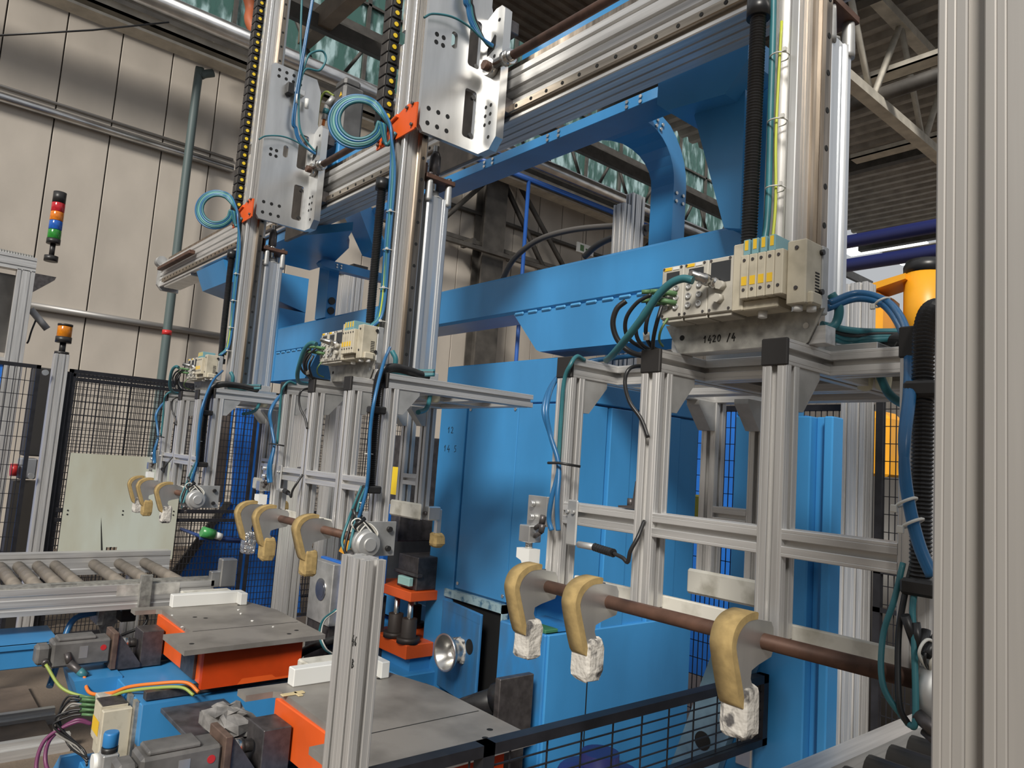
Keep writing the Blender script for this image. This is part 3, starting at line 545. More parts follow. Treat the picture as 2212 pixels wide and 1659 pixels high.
P('under_plate', MB().cbox(-6.6, -5.9, 1.67, 1.80, 1.262, 1.28, .002), aluP, ga)
P('cable_trough', MB().ext([(1.70,1.525),(1.76,1.525),(1.76,1.59),(1.752,1.59),(1.752,1.535),(1.74,1.535),(1.74,1.56),(1.72,1.56),(1.72,1.535),(1.708,1.535),(1.708,1.59),(1.70,1.59)], 'X', -2.08, .6), blueP, ga, label='light blue trough')
P('cable_trough', MB().ext([(1.70,1.525),(1.76,1.525),(1.76,1.59),(1.752,1.59),(1.752,1.535),(1.708,1.535),(1.708,1.59),(1.70,1.59)], 'X', -3.56, -2.55), blueP, ga, label='light blue trough')
S('coupling_rod', MB().cyl((-1.975,1.572,1.467),(-.66,1.572,1.467),.0165,18), brownsteel, 'brown coupling rod between the nearest and middle carriages', 'rod', 'coupling rods')
S('coupling_rod', MB().cyl((-3.48,1.572,1.467),(-2.17,1.572,1.467),.0165,18), brownsteel, 'brown coupling rod between the middle and farthest carriages', 'rod', 'coupling rods')
S('coupling_rod', MB().cyl((-.465,1.572,1.467),(.5,1.572,1.467),.0165,18), brownsteel, 'brown coupling rod right of the nearest carriage', 'rod', 'coupling rods')
gm = T('gantry_motor', 'grey servo motor standing on the gantry between the far and middle units', 'motor', (-3.62,1.74,1.53))
P('housing', MB().cbox(-3.74,-3.58,1.69,1.82,1.66,2.0,.015).cbox(-3.72,-3.60,1.70,1.80,2.0,2.05,.012), mat('motor_grey', (.12,.118,.115), .45, .1, .3, 10), gm)
P('gearbox', MB().cbox(-3.76,-3.56,1.68,1.82,1.527,1.66,.006), blueP, gm, label='blue gearbox')
P('plug', MB().cyl((-3.70,1.69,1.95),(-3.72,1.665,1.90),.018).cyl((-3.72,1.665,1.90),(-3.73,1.66,1.82),.016), aluD, gm); P('teal_sleeve', MB().cyl((-3.722,1.664,1.88),(-3.727,1.661,1.85),.018), teal, gm)
P('warning_tag', MB().ext([(-3.63,1.93),(-3.60,1.93),(-3.615,1.955)], 'Y', 1.688, 1.69), yellab, gm)
S('cable', MB().tube(spline([(-3.73,1.66,1.82),(-3.74,1.655,1.74),(-3.77,1.655,1.66),(-3.80,1.66,1.56)]), .009, 8), orcab, 'orange cable hanging from the gantry motor plug', 'cable')
S('cable', MB().tube(spline([(-3.70,1.69,1.96),(-3.75,1.66,1.99),(-3.79,1.65,1.93),(-3.79,1.65,1.75),(-3.80,1.66,1.56)]), .006, 8), mat('olive_cable', (.30,.38,.08), .45), 'green cable bowing left of the gantry motor', 'cable')
# ================================================================ blue press frame
pf = T('press', 'big blue welded press frame with long cross beam behind the grippers', 'press frame', (-3.0, 2.2, -1.65))
P('cross_beam', MB().cbox(-5.15, -1.33, 2.1, 2.3, .665, .85, .012), blueP, pf)
sk = P('deep_skirt', MB().ext([(-2.50,.663),(-2.335,.49),(-2.31,.48),(-1.33,.48),(-1.33,.663)], 'Y', 2.104, 2.29), blueP, pf)
for k in range(13): P('weld_bead', lambda: MB().cbox(-.03,.03,2.096,2.108,.655,.669,.005), mat('pale_blue_weld', (.10,.36,.66), .4), sk, 'weld').location.x += -2.46+.088*k
sk2 = P('deep_skirt', MB().ext([(-5.15,.663),(-5.15,.46),(-4.62,.46),(-4.42,.663)], 'Y', 2.104, 2.29), blueP, pf)
for k in range(8): P('weld_bead', None, None, sk2, 'weld').location.x += -5.1+.088*k
def cframe():
    path = [(2.12,1.43,-2.60),(2.16,1.43,-2.33),(2.19,1.43,-2.225)]
    for k in range(9):
        t = math.radians(90-90*k/8); path.append((2.225+.202*math.cos(t), 1.228+.202*math.sin(t), (-2.16,-2.115,-2.08,-2.058,-2.04,-2.027,-2.018,-2.013,-2.012)[k]))
    path += [(2.427,1.0,-2.012),(2.427,.60,-2.012)]
    m = MB(); vs_ = []; n = len(path)
    for i, (y, z, xl) in enumerate(path):
        y0, z0, _ = path[max(i-1,0)]; y1, z1, _ = path[min(i+1,n-1)]; d = Vector((y1-y0, z1-z0)).normalized(); nn = (-d.y, d.x); th = .04+.046*min(1, i/6)
        vs_ += [(xl,y,z),(-1.89,y,z),(-1.89,y+nn[0]*th,z+nn[1]*th),(xl,y+nn[0]*th,z+nn[1]*th)]
    fs = []
    for i in range(n-1):
        for q_ in range(4): fs.append((i*4+q_, i*4+(q_+1)%4, i*4+4+(q_+1)%4, i*4+4+q_))
    return m.add(vs_, fs+[(0,1,2,3),((n-1)*4,(n-1)*4+1,(n-1)*4+2,(n-1)*4+3)])
P('curved_leg', cframe(), blueP, pf)
P('girder', MB().cbox(-3.9, -1.30, 2.10, 2.24, 1.428, 1.474, .002), blueP, pf)
for k, x in enumerate((-2.80,-2.735,-2.345,-2.275,-1.885,-1.815)):
    for z in (1.439, 1.460): P('bolt', lambda: MB().cyl((0,2.10,0),(0,2.093,0),.0075,8), steel, pf, 'pfb').location += Vector((x,0,z))
for k, (y, z) in enumerate(((2.289,1.433),(2.318,1.427),(2.294,1.459),(2.329,1.450),(2.444,1.188),(2.444,1.153),(2.490,1.188),(2.490,1.153))): P('bolt', lambda: MB().cyl((-1.89,0,0),(-1.883,0,0),.0075,8), steel, pf, 'pfbx').location += Vector((0,y,z))
# farther end of the frame
P('shelf_plate', MB().ext([(-4.75,1.68),(-4.10,1.68),(-3.66,1.86),(-3.86,1.93),(-4.0,2.02),(-4.42,2.13),(-4.75,2.12)], 'Z', 1.222, 1.272), blueP, pf)
P('side_arm', MB().ext([(1.985,1.175),(2.0,1.197),(2.04,1.203),(2.7,1.203),(2.7,1.15),(2.06,1.15),(2.0,1.156)], 'X', -4.36, -4.30), blueP, pf)
for k, (y, z) in enumerate(((2.10,1.185),(2.10,1.168),(2.13,1.185),(2.13,1.168))): P('bolt', lambda: MB().cyl((-4.30,0,0),(-4.294,0,0),.006,8), steel, pf, 'pfbz').location += Vector((0,y,z))
P('side_post', MB().box(-4.55, -4.40, 2.1, 2.17, .85, 1.222), blueP, pf)
for z in (.90, .965): P('cable_grommet', MB().cyl((-4.40,2.135,z),(-4.39,2.135,z),.024,16), blackrub, pf)
P('diagonal_brace', MB().ext([(-4.13,1.50),(-3.93,1.50),(-3.66,1.16),(-3.78,1.13)], 'Y', 2.0, 2.1), blueP, pf)
# arms under the gantry
P('support_arm', MB().ext([(-1.61,1.42),(-1.61,1.30),(-1.567,1.262),(-1.33,1.24),(-1.25,1.33),(-1.25,1.42)], 'Y', 1.95, 2.2), blueP, pf)
P('support_arm', MB().ext([(1.66,1.26),(2.3,1.26),(2.3,1.0),(1.95,1.08),(1.72,1.12)], 'X', -5.72, -5.15), blueP, pf)
P('end_post', MB().box(-5.3,-5.152,2.1,2.3,.46,1.0), blueP, pf)
P('gusset', MB().ext([(-1.50,1.25),(-1.43,1.32),(-1.30,1.32),(-1.30,.80),(-1.36,.815)], 'Y', 2.02, 2.05).ext([(-1.36,.82),(-1.33,.82),(-1.33,1.3),(-1.46,1.3),(-1.46,1.25)], 'Y', 2.05, 2.12), blueP, pf)
P('right_column', MB().cbox(-1.34, -1.085, 2.1, 2.17, -1.65, .2, .004), blueP, pf)
P('right_column_head', MB().cbox(-1.34,-1.21,2.1,2.3,.2,1.30,.006), blueP, pf)
P('right_column_wing', MB().cbox(-1.085, -1.048, 2.135, 2.17, -1.65, .2, .003), blueP, pf)
P('right_column_edge', MB().cbox(-1.048, -1.02, 2.105, 2.172, -1.65, .2, .004), blueP, pf)
P('reflector', MB().cbox(-1.29, -1.235, 2.085, 2.1, -.86, -.72, .004), aluP, pf, label='small square reflector')
P('stiffener', MB().ext([(-1.35,-.516),(-1.226,-.407),(-1.205,-.511),(-1.31,-.834),(-1.575,-1.65),(-1.755,-1.65)], 'Y', 2.05, 2.085), mat('bare_blue_grey_plate', (.22,.38,.50), .28, .35, .25, 9, bump=.2, bscale=18), pf, label='sloping grey blue plate')
P('stiffener_hole', MB().cyl((at(1518,1600,'Y',2.05)[0],2.0495,at(1518,1600,'Y',2.05)[2]),(at(1518,1600,'Y',2.05)[0],2.0475,at(1518,1600,'Y',2.05)[2]),.028,20), inkm, pf)
# ================================================================ press cabinet
cab = T('press_cabinet', 'tall blue press cabinet with panels and ajar service door', 'cabinet', (-2.6, 2.5, -1.65))
P('body', MB().cbox(-3.02, -2.15, 2.13, 3.02, -.5, .455, .006).box(-3.02, -2.45, 2.13, 3.02, -1.65, -.5).box(-2.45,-2.15,2.32,3.02,-1.65,-.5), blueP, cab)
P('top_band', MB().cbox(-3.0, -2.15, 2.118, 2.13, .262, .45, .003), blueP, cab)
P('panel', MB().cbox(-3.02, -2.81, 2.112, 2.13, -1.6, .255, .003), blueP, cab)
fp = P('panel', MB().cbox(-2.80, -2.435, 2.116, 2.13, -.60, .255, .003), blueP, cab)
P('panel', MB().cbox(-2.428, -2.15, 2.112, 2.13, -.49, .255, .003), blueP, cab)
for k, (x, z) in enumerate(((-2.78,.235),(-2.455,.235),(-2.78,-.575),(-2.455,-.575))): P('screw', lambda: MB().cyl((0,2.116,0),(0,2.112,0),.008,10), steel, fp, 'cabsc').location += Vector((x,0,z))
for k, (a, b_) in enumerate(((2.14,2.36),(2.372,2.51),(2.522,2.66),(2.672,2.86),(2.872,3.02))): P('panel', MB().cbox(-2.15, -2.13+.012*(k%2), a, b_, -1.6 if k else -.49, .262, .003), blueP, cab)
P('top_band', MB().cbox(-2.15, -2.125, 2.12, 3.03, .27, .45, .004), blueP, cab)
P('door_frame', MB().box(-2.86, -2.43, 2.10, 2.13, -.645, -.61).box(-2.44,-2.43,2.10,2.13,-1.05,-.61), mat('chipped_pale_blue', (.33,.47,.52), .6, 0, 0, 30, col2=(.06,.16,.26), thr=(.35,.5)), cab)
P('dark_opening', MB().box(-2.83, -2.44, 2.12, 2.131, -1.04, -.645), inkm, cab)
dr = P('door', MB().cbox(-2.83, -2.47, 2.075, 2.09, -1.04, -.65, .004).box(-2.828,-2.472,2.074,2.0755,-.69,-.655), blueD, cab, label='service door standing ajar')
ang = math.radians(-9); piv = Vector((-2.83, 2.09, 0))
def about(o_, a, pv):
    m = Matrix.Rotation(a, 4, 'Z'); loc = o_.location.copy()
    o_.rotation_euler = (0,0,a); off = loc*0
    p2 = pv - (m @ pv); o_.location = loc + p2
about(dr, ang, piv)
P('hole', MB().cyl((-2.545,2.074,-.80),(-2.545,2.073,-.80),.032,20), inkm, dr)
P('lower_box', MB().cbox(-2.40, -2.12, 2.06, 2.35, -1.65, -.66, .006), blueD, cab)
P('lower_side', MB().cbox(-2.14, -2.11, 2.07, 3.0, -1.65, -.66, .004), blueP, cab)
P('lower_box_seam', MB().box(-2.1098,-2.109,2.30,2.306,-1.65,-.7), inkm, cab)
S('funnel', MB().lathe((-2.63,1.955,-.835), (0,1,0), [(.07,.0),(.068,.036),(.045,.042),(.025,.055),(.006,.068),(0,.074),(0,.079),(.008,.08),(.02,.072),(.04,.054),(.06,.047),(.115,.045)], 28), mat('spun_aluminium', (.72,.71,.68), .3, .9, .1, 10), 'bell-shaped silver nozzle taped to the ajar blue door', 'nozzle')
S('tape_collar', lump((-2.63,2.05,-.835), .052, .035, .055, 5, 14, 8, .12), wrapw, 'scruffy white tape collar behind the silver nozzle', 'tape')
gt = T('green_tray', 'green tray with orange knob on the lower blue box', 'tray', (-2.3, 2.05, -.70))
P('tray', MB().cbox(-2.30, -2.13, 2.07, 2.14, -.66, -.645, .003), mat('green_paint', (.04,.15,.07), .5, 0, .3, 12), gt); P('knob', MB().cyl((-2.26,2.10,-.645),(-2.26,2.10,-.605),.016), orangeP, gt)
# scuff writing on cabinet
hw = MB()
for s_ in digits('12', -2.95, .12, .03, .02, .008)+digits('14 5', -2.97, .03, .03, .02, .008): hw.tube([(a, 2.1115, b_) for a, b_ in s_], .0014, 5)
P('handwriting', hw, inkm, cab, label='small black pencilled figures')
# black flanged pipe and debris in front of the cabinet
bp = T('flanged_pipe', 'black wrapped pipe with square flange at the foot of the blue cabinet', 'pipe', (-2.3, 1.9, -1.3))
P('pipe', MB().tube([at(940,1552,'Y',1.86), at(1095,1505,'Y',1.92)], .042, 16, True, .05), blackrub, bp); fx = at(1108,1503,'Y',1.925)
P('flange', MB().cbox(fx[0]-.01,fx[0]+.02,1.84,2.01,fx[2]-.17,fx[2]+.075,.003), darksteel, bp)
P('collar', MB().tube([at(1075,1511,'Y',1.91), at(1104,1503,'Y',1.925)], .062, 16), blackrub, bp); P('base', MB().cbox(fx[0]-.16,fx[0]+.01,1.84,1.99,-1.65,fx[2]-.12,.003), darksteel, bp)
tr_ = T('debris_tray', 'steel channel tray with grit beside table and cabinet', 'tray', (-2.7, 1.9, -1.65))
P('channel', MB().box(-2.88,-2.40,1.78,2.05,-1.65,-1.14).box(-2.88,-2.40,1.78,1.80,-1.14,-1.08).box(-2.88,-2.40,2.03,2.05,-1.14,-1.04), mat('grimy_steel', (.10,.10,.11), .5, .4, .4, 14), tr_)
P('grit', lump((-2.64,1.92,-1.135), .2, .10, .012, 12, 22, 8, .2), mat('grit', (.20,.16,.12), .95, 0, .4, 60), tr_, kind='stuff')
# ================================================================ sliding tables
TB = [(-3.30,1.09),(-3.61,1.09),(-3.61,1.20),(-3.625,1.215),(-4.12,1.225),(-4.14,1.20),(-4.14,1.10),(-4.22,1.10),(-4.20,1.69),(-3.92,1.76),(-3.32,1.75)]
tabm = mat('scuffed_table_steel', (.33,.305,.275), .45, .3, 0, 5, col2=(.19,.175,.155), thr=(.3,.6))
for ti, (DX, nm) in enumerate(((0,'left'),(1.506,'front'))):
    tb = T('sliding_table', f'{nm} steel topped sliding table on an orange carriage', 'table', (-3.8,1.4,-1.08), DX, 'sliding tables')
    P('table_top', lambda: MB().ext(TB, 'Z', -.912, -.89), tabm, tb, 'ttop')
    P('joint_line', lambda: MB().box(-3.615,-3.61,1.22,1.74,-.8899,-.8894), inkm, tb, 'tj')
    for k, (x, y) in enumerate(((-3.40,1.15),(-3.40,1.60),(-3.9,1.32),(-3.86,1.36),(-3.45,1.66),(-4.1,1.62))): P('bolt_hole', lambda: MB().cyl((0,0,-.89),(0,0,-.8895),.011,14), inkm, tb, 'tbh').location += Vector((x,y,0))
    P('carriage', lambda: MB().ext([(1.20,-.912),(1.20,-1.085),(1.36,-1.085),(1.38,-1.06),(1.52,-1.06),(1.54,-1.075),(1.64,-1.075),(1.66,-1.06),(1.66,-.912)], 'X', -3.40, -3.37).cbox(-4.14,-3.40,1.21,1.26,-1.08,-.912,.004).box(-4.14,-3.40,1.62,1.66,-1.08,-.912).ext([(-3.40,-.912),(-3.40,-1.085),(-3.37,-1.085),(-3.37,-.912)],'Y',1.2,1.66), orangeP, tb, 'tcar', 'orange painted carriage')
    P('slot', lambda: MB().box(-3.37,-3.3692,1.28,1.58,-.925,-.918), inkm, tb, 'tsl')
    P('bearing_plate', lambda: MB().cbox(-3.66,-3.48,1.196,1.21,-1.07,-.93,.002), darksteel, tb, 'tbp')
    wbk = T('white_stop', f'worn white plastic stop block on the {nm} sliding table', 'stop block', (-4.15,1.5,-.89), DX, 'white stop blocks')
    P('block', lambda: MB().cbox(-4.20,-4.15,1.28,1.66,-.89,-.825,.003), cleanwhite, wbk, 'wbk'); P('end_lug', lambda: MB().cbox(-4.15,-4.09,1.62,1.66,-.89,-.825,.004), cleanwhite, wbk, 'wbl')
    P('rear_block', lambda: MB().cbox(-4.30,-4.21,1.36,1.62,-.90,-.83,.006), whitepl, wbk, 'wbr')
    bd = T('table_bed', f'blue bed frame under the {nm} sliding table', 'bed frame', (-3.8,1.3,-1.65), DX, 'blue bed frames')
    P('bed_beam', lambda: MB().cbox(-4.12,-3.42,.98,1.75,-1.30,-1.13,.004), blueP, bd, 'bdb')
    P('side_plate', lambda: MB().ext([(.98,-1.65),(.98,-1.125),(1.75,-1.125),(1.75,-1.33),(1.32,-1.33),(1.26,-1.36),(1.24,-1.65)], 'X', -3.42,-3.40), blueP, bd, 'bds')
    P('slide_rail', lambda: MB().cbox(-3.49,-3.45,1.0,1.75,-1.125,-1.09,.002), darksteel, bd, 'bdr'); P('slide_rail', lambda: MB().cbox(-4.08,-4.04,1.0,1.75,-1.125,-1.09,.002), darksteel, bd, 'bdr2')
    P('motor_shelf', lambda: MB().ext([(.80,-1.12),(1.0,-1.12),(1.0,-1.28),(.84,-1.24)], 'X', -4.12,-3.84), blueP, bd, 'bdm')
    P('leg', lambda: MB().box(-4.12,-4.02,1.0,1.1,-1.65,-1.3), blueP, bd, 'bdl'); P('leg', lambda: MB().box(-4.12,-3.42,1.65,1.75,-1.65,-1.3), blueP, bd, 'bdl2')
    P('brace_plate', lambda: MB().box(-3.60,-3.55,.965,.98,-1.45,-1.125).box(-3.50,-3.46,.965,.98,-1.45,-1.125), galv, bd, 'bdp')
    sm = T('servo_motor', f'grey servo motor driving the {nm} sliding table', 'motor', (-4.01,.85,-1.09), DX, 'servo motors')
    mg = mat('dark_grey_motor', (.13,.125,.12), .5, 0, .3, 14)
    P('housing', lambda: MB().cbox(-4.075,-3.955,.72,.965,-1.085,-.97,.01).cbox(-4.06,-3.97,.66,.72,-1.07,-.985,.012).cbox(-4.065,-3.965,.74,.90,-.972,-.955,.006), mg, sm, 'smh')
    P('flange', lambda: MB().cbox(-4.09,-3.94,.965,.99,-1.115,-.945,.003), mat('rusty_flange', (.13,.085,.065), .6, .2, .4, 20), sm, 'smf')
    P('shaft_coupling', lambda: MB().cyl((-4.03,.99,-1.02),(-4.03,1.09,-1.02),.022).cyl((-4.03,1.02,-1.02),(-4.03,1.06,-1.02),.03), steel, sm, 'smc')
    P('bearing_block', lambda: MB().cbox(-4.10,-3.96,1.10,1.20,-1.125,-.955,.003), darksteel, sm, 'smb'); P('bellows', lambda: MB().hose([(-4.03,1.2,-1.02),(-4.03,1.23,-1.02),(-4.03,1.26,-1.02)], .045, .012, 14, .85), blackrub, sm, 'sml')
    for k, x in enumerate((-4.09,-3.97)): P('bracket', lambda x=x: MB().ext([(.99,-1.12),(1.10,-1.12),(1.10,-1.10),(1.0,-.96),(.99,-.96)], 'X', x,x+.02), darksteel, sm, f'smk{k}')
    P('red_dot', lambda: MB().cyl((-3.955,.93,-1.01),(-3.9535,.93,-1.01),.013,16), redp, sm, 'smr'); P('nameplate', lambda: MB().box(-3.955,-3.954,.83,.865,-1.05,-.995), aluP, sm, 'smn')
    P('plug', lambda: MB().cyl((-3.955,.78,-1.02),(-3.935,.79,-1.06),.014).cyl((-3.935,.79,-1.06),(-3.90,.86,-1.12),.017), darksteel, sm, 'smp'); P('plug', lambda: MB().cyl((-3.985,.70,-1.05),(-3.95,.70,-1.06),.016), darksteel, sm, 'smp2')
    P('teal_sleeve', lambda: MB().cyl((-3.915,.83,-1.095),(-3.90,.86,-1.12),.018), teal, sm, 'smt')
    S('power_cable', lambda: MB().tube(spline([(-3.90,.85,-1.115),(-3.80,.86,-1.165),(-3.70,.92,-1.15),(-3.61,.97,-1.105),(-3.51,1.05,-1.075),(-3.42,1.15,-1.06),(-3.36,1.19,-1.09)]), .008, 8), orcab, f'orange motor cable of the {nm} sliding table', 'cable', 'orange motor cables', dx=DX, key='pcab')
    S('signal_cable', lambda: MB().tube(spline([(-3.95,.70,-1.06),(-3.88,.76,-1.15),(-3.80,.84,-1.18),(-3.70,.90,-1.17),(-3.60,.955,-1.12),(-3.50,1.04,-1.09),(-3.41,1.13,-1.075),(-3.36,1.17,-1.10)]), .007, 8), mat('olive_cable', (.30,.38,.08), .45), f'green motor cable of the {nm} sliding table', 'cable', 'green motor cables', dx=DX, key='scab')
# cloth rag
rg_ = at(492,1545,'Z',-1.08)
S('link_tray', MB().cbox(-3.398,-2.616,1.05,1.32,-1.165,-1.145,.003), mat('grimy_steel', (.10,.10,.11), .5, .4, .4, 14), 'dark steel tray linking the two blue bed frames', 'tray')
S('rag', lump((rg_[0],rg_[1],-1.10), .10, .075, .05, 77, 16, 9, .35), mat('grey_rag', (.24,.23,.22), .95, 0, .5, 14), 'crumpled grey rag on the bed between the two tables', 'rag')
# ================================================================ tooling left of the cabinet
tl = T('die_set', 'orange die set with dark guide pillars left of the blue cabinet', 'die set', (-3.15, 2.1, -1.0))
for z0, z1, nm_ in ((-.68,-.635,'upper_plate'),(-.94,-.875,'lower_plate')): P(nm_, MB().cbox(-3.30,-2.93,1.96,2.25,z0,z1,.003), orangeP, tl)
for k, (x, y) in enumerate(((-3.10,2.0),(-2.98,2.0),(-3.24,2.2))):
    P('guide_pillar', lambda: MB().cyl((0,0,-.88),(0,0,-.66),.014), steel, tl, 'gpl').location += Vector((x,y,0)); P('bushing', lambda: MB().lathe((0,0,-.875),(0,0,1),[(0,.055),(.025,.055),(.026,.036),(.11,.036),(.112,.028)],16), mat('dark_bushing', (.05,.04,.035), .5, .3), tl, 'gbu').location += Vector((x,y,0))
P('top_block', MB().cbox(-3.12,-2.95,2.0,2.2,-.635,-.48,.004).cbox(-3.14,-2.93,1.99,2.02,-.57,-.555,.002), darksteel, tl)
P('light_bar', MB().cbox(-3.06,-2.96,1.965,1.99,-.615,-.575,.003), mat('aqua_plastic', (.35,.60,.56), .4), tl); P('base', MB().cbox(-3.35,-2.9,1.92,2.3,-1.65,-1.0,.005).box(-3.3,-2.95,2.0,2.25,-1.0,-.94), blueP, tl)
P('base_bolts', MB().box(-2.93,-2.925,2.0,2.02,-1.25,-1.15), inkm, tl)
ps = T('pierced_plate', 'thick grey plate with round bore standing left of the aluminium stand', 'plate', (-3.78,1.98,-1.0))
P('plate', MB().cbox(-3.95,-3.68,1.95,2.0,-.95,-.62,.004), aluD, ps); P('blue_back', MB().cbox(-3.94,-3.66,2.0,2.03,-.93,-.61,.003), blueS, ps); P('bore', MB().lathe((-3.80,1.945,-.77),(0,1,0),[(0,.045),(0,.06),(.01,.06)],22).cyl((-3.80,1.9445,-.77),(-3.80,1.944,-.77),.044,22), steel, ps)
P('stand', MB().box(-3.95,-3.68,1.96,2.2,-1.65,-.95), darksteel, ps)
sp = T('spattered_plate', 'upright grey plate crusted with metal spatter behind the aluminium stand', 'plate', (-3.3,1.98,-1.0))
P('plate', MB().cbox(-3.35,-3.20,1.90,1.94,-.70,-.30,.004), aluD, sp); P('blue_back', MB().cbox(-3.34,-3.17,1.94,1.97,-.70,-.25,.003), blueS, sp)
for k in range(12): P('spatter', lump((-3.31+.02*(k%3), 1.895, -.62+.024*k), .016, .008, .014, 40+k, 7, 5, .3), foilw, sp)
P('stand', MB().box(-3.35,-3.2,1.92,2.0,-1.65,-.70), darksteel, sp)
S('yellow_guard', MB().ext([(-3.36,-.50),(-3.20,-.52),(-3.17,-.46),(-3.19,-.42),(-3.30,-.42)], 'Y', 1.80, 1.86).box(-3.30,-3.22,1.86,1.92,-.50,-.44), yelmach, 'small yellow guard block above the aluminium stand', 'guard')
# machine bulk behind the tables (dark press interior)
pi = pf
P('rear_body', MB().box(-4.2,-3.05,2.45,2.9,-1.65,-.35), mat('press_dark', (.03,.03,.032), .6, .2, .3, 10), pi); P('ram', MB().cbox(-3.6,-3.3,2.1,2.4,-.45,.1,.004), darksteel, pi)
P('crosspiece', MB().cbox(-4.2,-3.0,2.28,2.4,-.9,-.78,.004).cbox(-4.2,-3.0,2.2,2.4,-1.1,-.95,.004), blueP, pi)
# ================================================================ aluminium stand, guard panel, right post
st = T('aluminium_stand', 'free standing bare aluminium profile post in the foreground', 'post', (-1.23,.71,-1.65))
P('profile', MB().ext(sect(.09,.045,2,1,.0085,.012,cx=-1.23,cy=.712), 'Z', -1.65, -.195), aluZ, st)
hw = MB()
for s_ in digits('46', -1.205, -.345, .016, .007, .002)+digits('B', -1.2, -.385, .016, .01, .002): hw.tube([(a, .6888, b_) for a, b_ in s_], .0008, 5)
P('handwriting', hw, inkm, st, label='handwritten 4 6 and B')
rp_ = T('aluminium_post', 'large aluminium profile post close at the right edge', 'post', (-.1,.55,-1.65))
P('profile', MB().ext(sect(.18,.09,4,2,.0095,.012,cx=-.088,cy=.545,micro=(.017,.0115)), 'Z', -1.65, 1.2), mat('near_aluminium', (.45,.43,.405), .5, .5, .08, 9, (9,9,.3)), rp_)
gp = T('guard_panel', 'low black wire guard panel in front of the blue cabinet', 'guard panel', (-1.2,1.4,-1.65))
blkf = mat('black_frame_paint', (.016,.016,.02), .45, 0, .3, 20)
P('frame', MB().box(-1.215,-1.185,.74,2.085,-.595,-.572).box(-1.215,-1.185,.74,2.085,-.772,-.752).box(-1.215,-1.185,2.06,2.085,-.772,-.572).box(-1.215,-1.185,1.0,1.03,-.772,-.572), blkf, gp)
P('leg', MB().box(-1.215,-1.185,1.0,1.03,-1.65,-.772), blkf, gp)
P('mesh_grid', grid('X', -1.2, .76, 2.06, -.752, -.595, .105, .026, .0016), blkf, gp, kind='stuff')
# ================================================================ fences on the left
def fence(nm, label, X, y0, y1, z0, z1, da=.028, dz=.055, bars=()):
    f = T('mesh_fence', label, 'fence', (X, (y0+y1)/2, -1.65), group='mesh fence panels')
    P('frame', MB().box(X-.012,X+.012,y0,y1,z1-.028,z1).box(X-.012,X+.012,y0,y1,z0,z0+.03).box(X-.012,X+.012,y0,y0+.028,z0,z1).box(X-.012,X+.012,y1-.028,y1,z0,z1), blkf, f)
    for z in bars: P('bar', MB().box(X-.015,X+.015,y0,y1,z-.014,z+.014), blkf, f)
    P('foot', MB().box(X-.02,X+.02,y0,y0+.04,-1.65,z0).box(X-.02,X+.02,y1-.04,y1,-1.65,z0), blkf, f)
    P('mesh_grid', grid('X', X, y0+.02, y1-.02, z0+.02, z1-.02, da, dz, .0024), blkf, f, kind='stuff')
    return f
fence('a', 'black mesh fence panel behind the white board and conveyor', -6.5, 1.05, 2.55, -1.55, .475, bars=(.40,-.60,-.675))
fence('b', 'black mesh fence panel in front of the blue guard sheet', -6.5, 2.58, 4.1, -1.55, .475, bars=(.40,-.60,-.675))
fence('c', 'black mesh gate panel at the left edge', -6.5, -.6, .86, -1.55, .475, .035, .1)
fence('d', 'second mesh fence panel farther behind the white board', -7.3, 1.2, 4.3, -1.55, .50)
al = T('fence_post', 'aluminium fence post carrying the amber beacon', 'post', (-6.45,.97,-1.65))
ya, yb = at(116,790,'X',-6.45)[1], at(148,790,'X',-6.45)[1]
P('profile', MB().ext(sect(.10,yb-ya,2,2,.01,.01,cx=-6.5,cy=(ya+yb)/2), 'Z', -1.65, at(130,764,'X',-6.45)[2]), aluZ, al)
P('dark_edge', MB().box(-6.53,-6.47,yb,yb+.03,-1.65,.45), blkf, al)
for z in (.42,-.35,-1.05): P('hinge_knob', MB().cyl((-6.45,ya-.05,z),(-6.42,ya-.05,z),.022,12), aluP, al)
am = T('amber_beacon', 'amber beacon on a black stem above the fence post', 'beacon', (-6.5,(ya+yb)/2,.62))
bz = at(130,764,'X',-6.45)[2]; by = (ya+yb)/2
amberm = mat('amber_lens', (.62,.20,.01), .15, 0, .2, 30); 
P('stem', MB().cyl((-6.5,by,bz),(-6.5,by,bz+.10),.022).cyl((-6.5,by,bz),(-6.5,by,bz+.02),.05), blackpl, am); P('lens', MB().lathe((-6.5,by,bz+.13),(0,0,1),[(0,.045),(.005,.05),(.085,.05),(.09,.045)],20), amberm, am); P('base', MB().cyl((-6.5,by,bz+.09),(-6.5,by,bz+.135),.055,20), blackpl, am); P('lid', MB().cyl((-6.5,by,bz+.22),(-6.5,by,bz+.235),.052,20), blackpl, am)
# control enclosure behind the fence with stack light
en = T('enclosure', 'aluminium framed enclosure with grey window at the left edge', 'enclosure', (-7.6,.3,-1.65))
X = -7.6
def q(px, py): return at(px, py, 'X', X)
yp0, yp1 = q(28,650)[1], q(68,650)[1]
P('upright', MB().ext(sect(.10,yp1-yp0,2,2,.01,.01,cx=X-.05,cy=(yp0+yp1)/2), 'Z', -1.65, q(60,584)[2]), aluZ, en)
P('top_beam', MB().ext(sect(.10,.13,2,2,.01,.01,cx=X-.05,cy=q(60,570)[2]-.0), 'Y', -1.6, yp1) , aluY, en)
P('window', MB().box(X-.06,X-.05,-1.6,yp0,q(0,760)[2],q(20,590)[2]), mat('smoky_pane', (.10,.095,.09), .12, 0, .5, 2), en)
P('blue_panel', MB().box(X-.08,X-.05,-1.6,q(42,850)[1],-1.65,q(0,785)[2]), blueS, en)
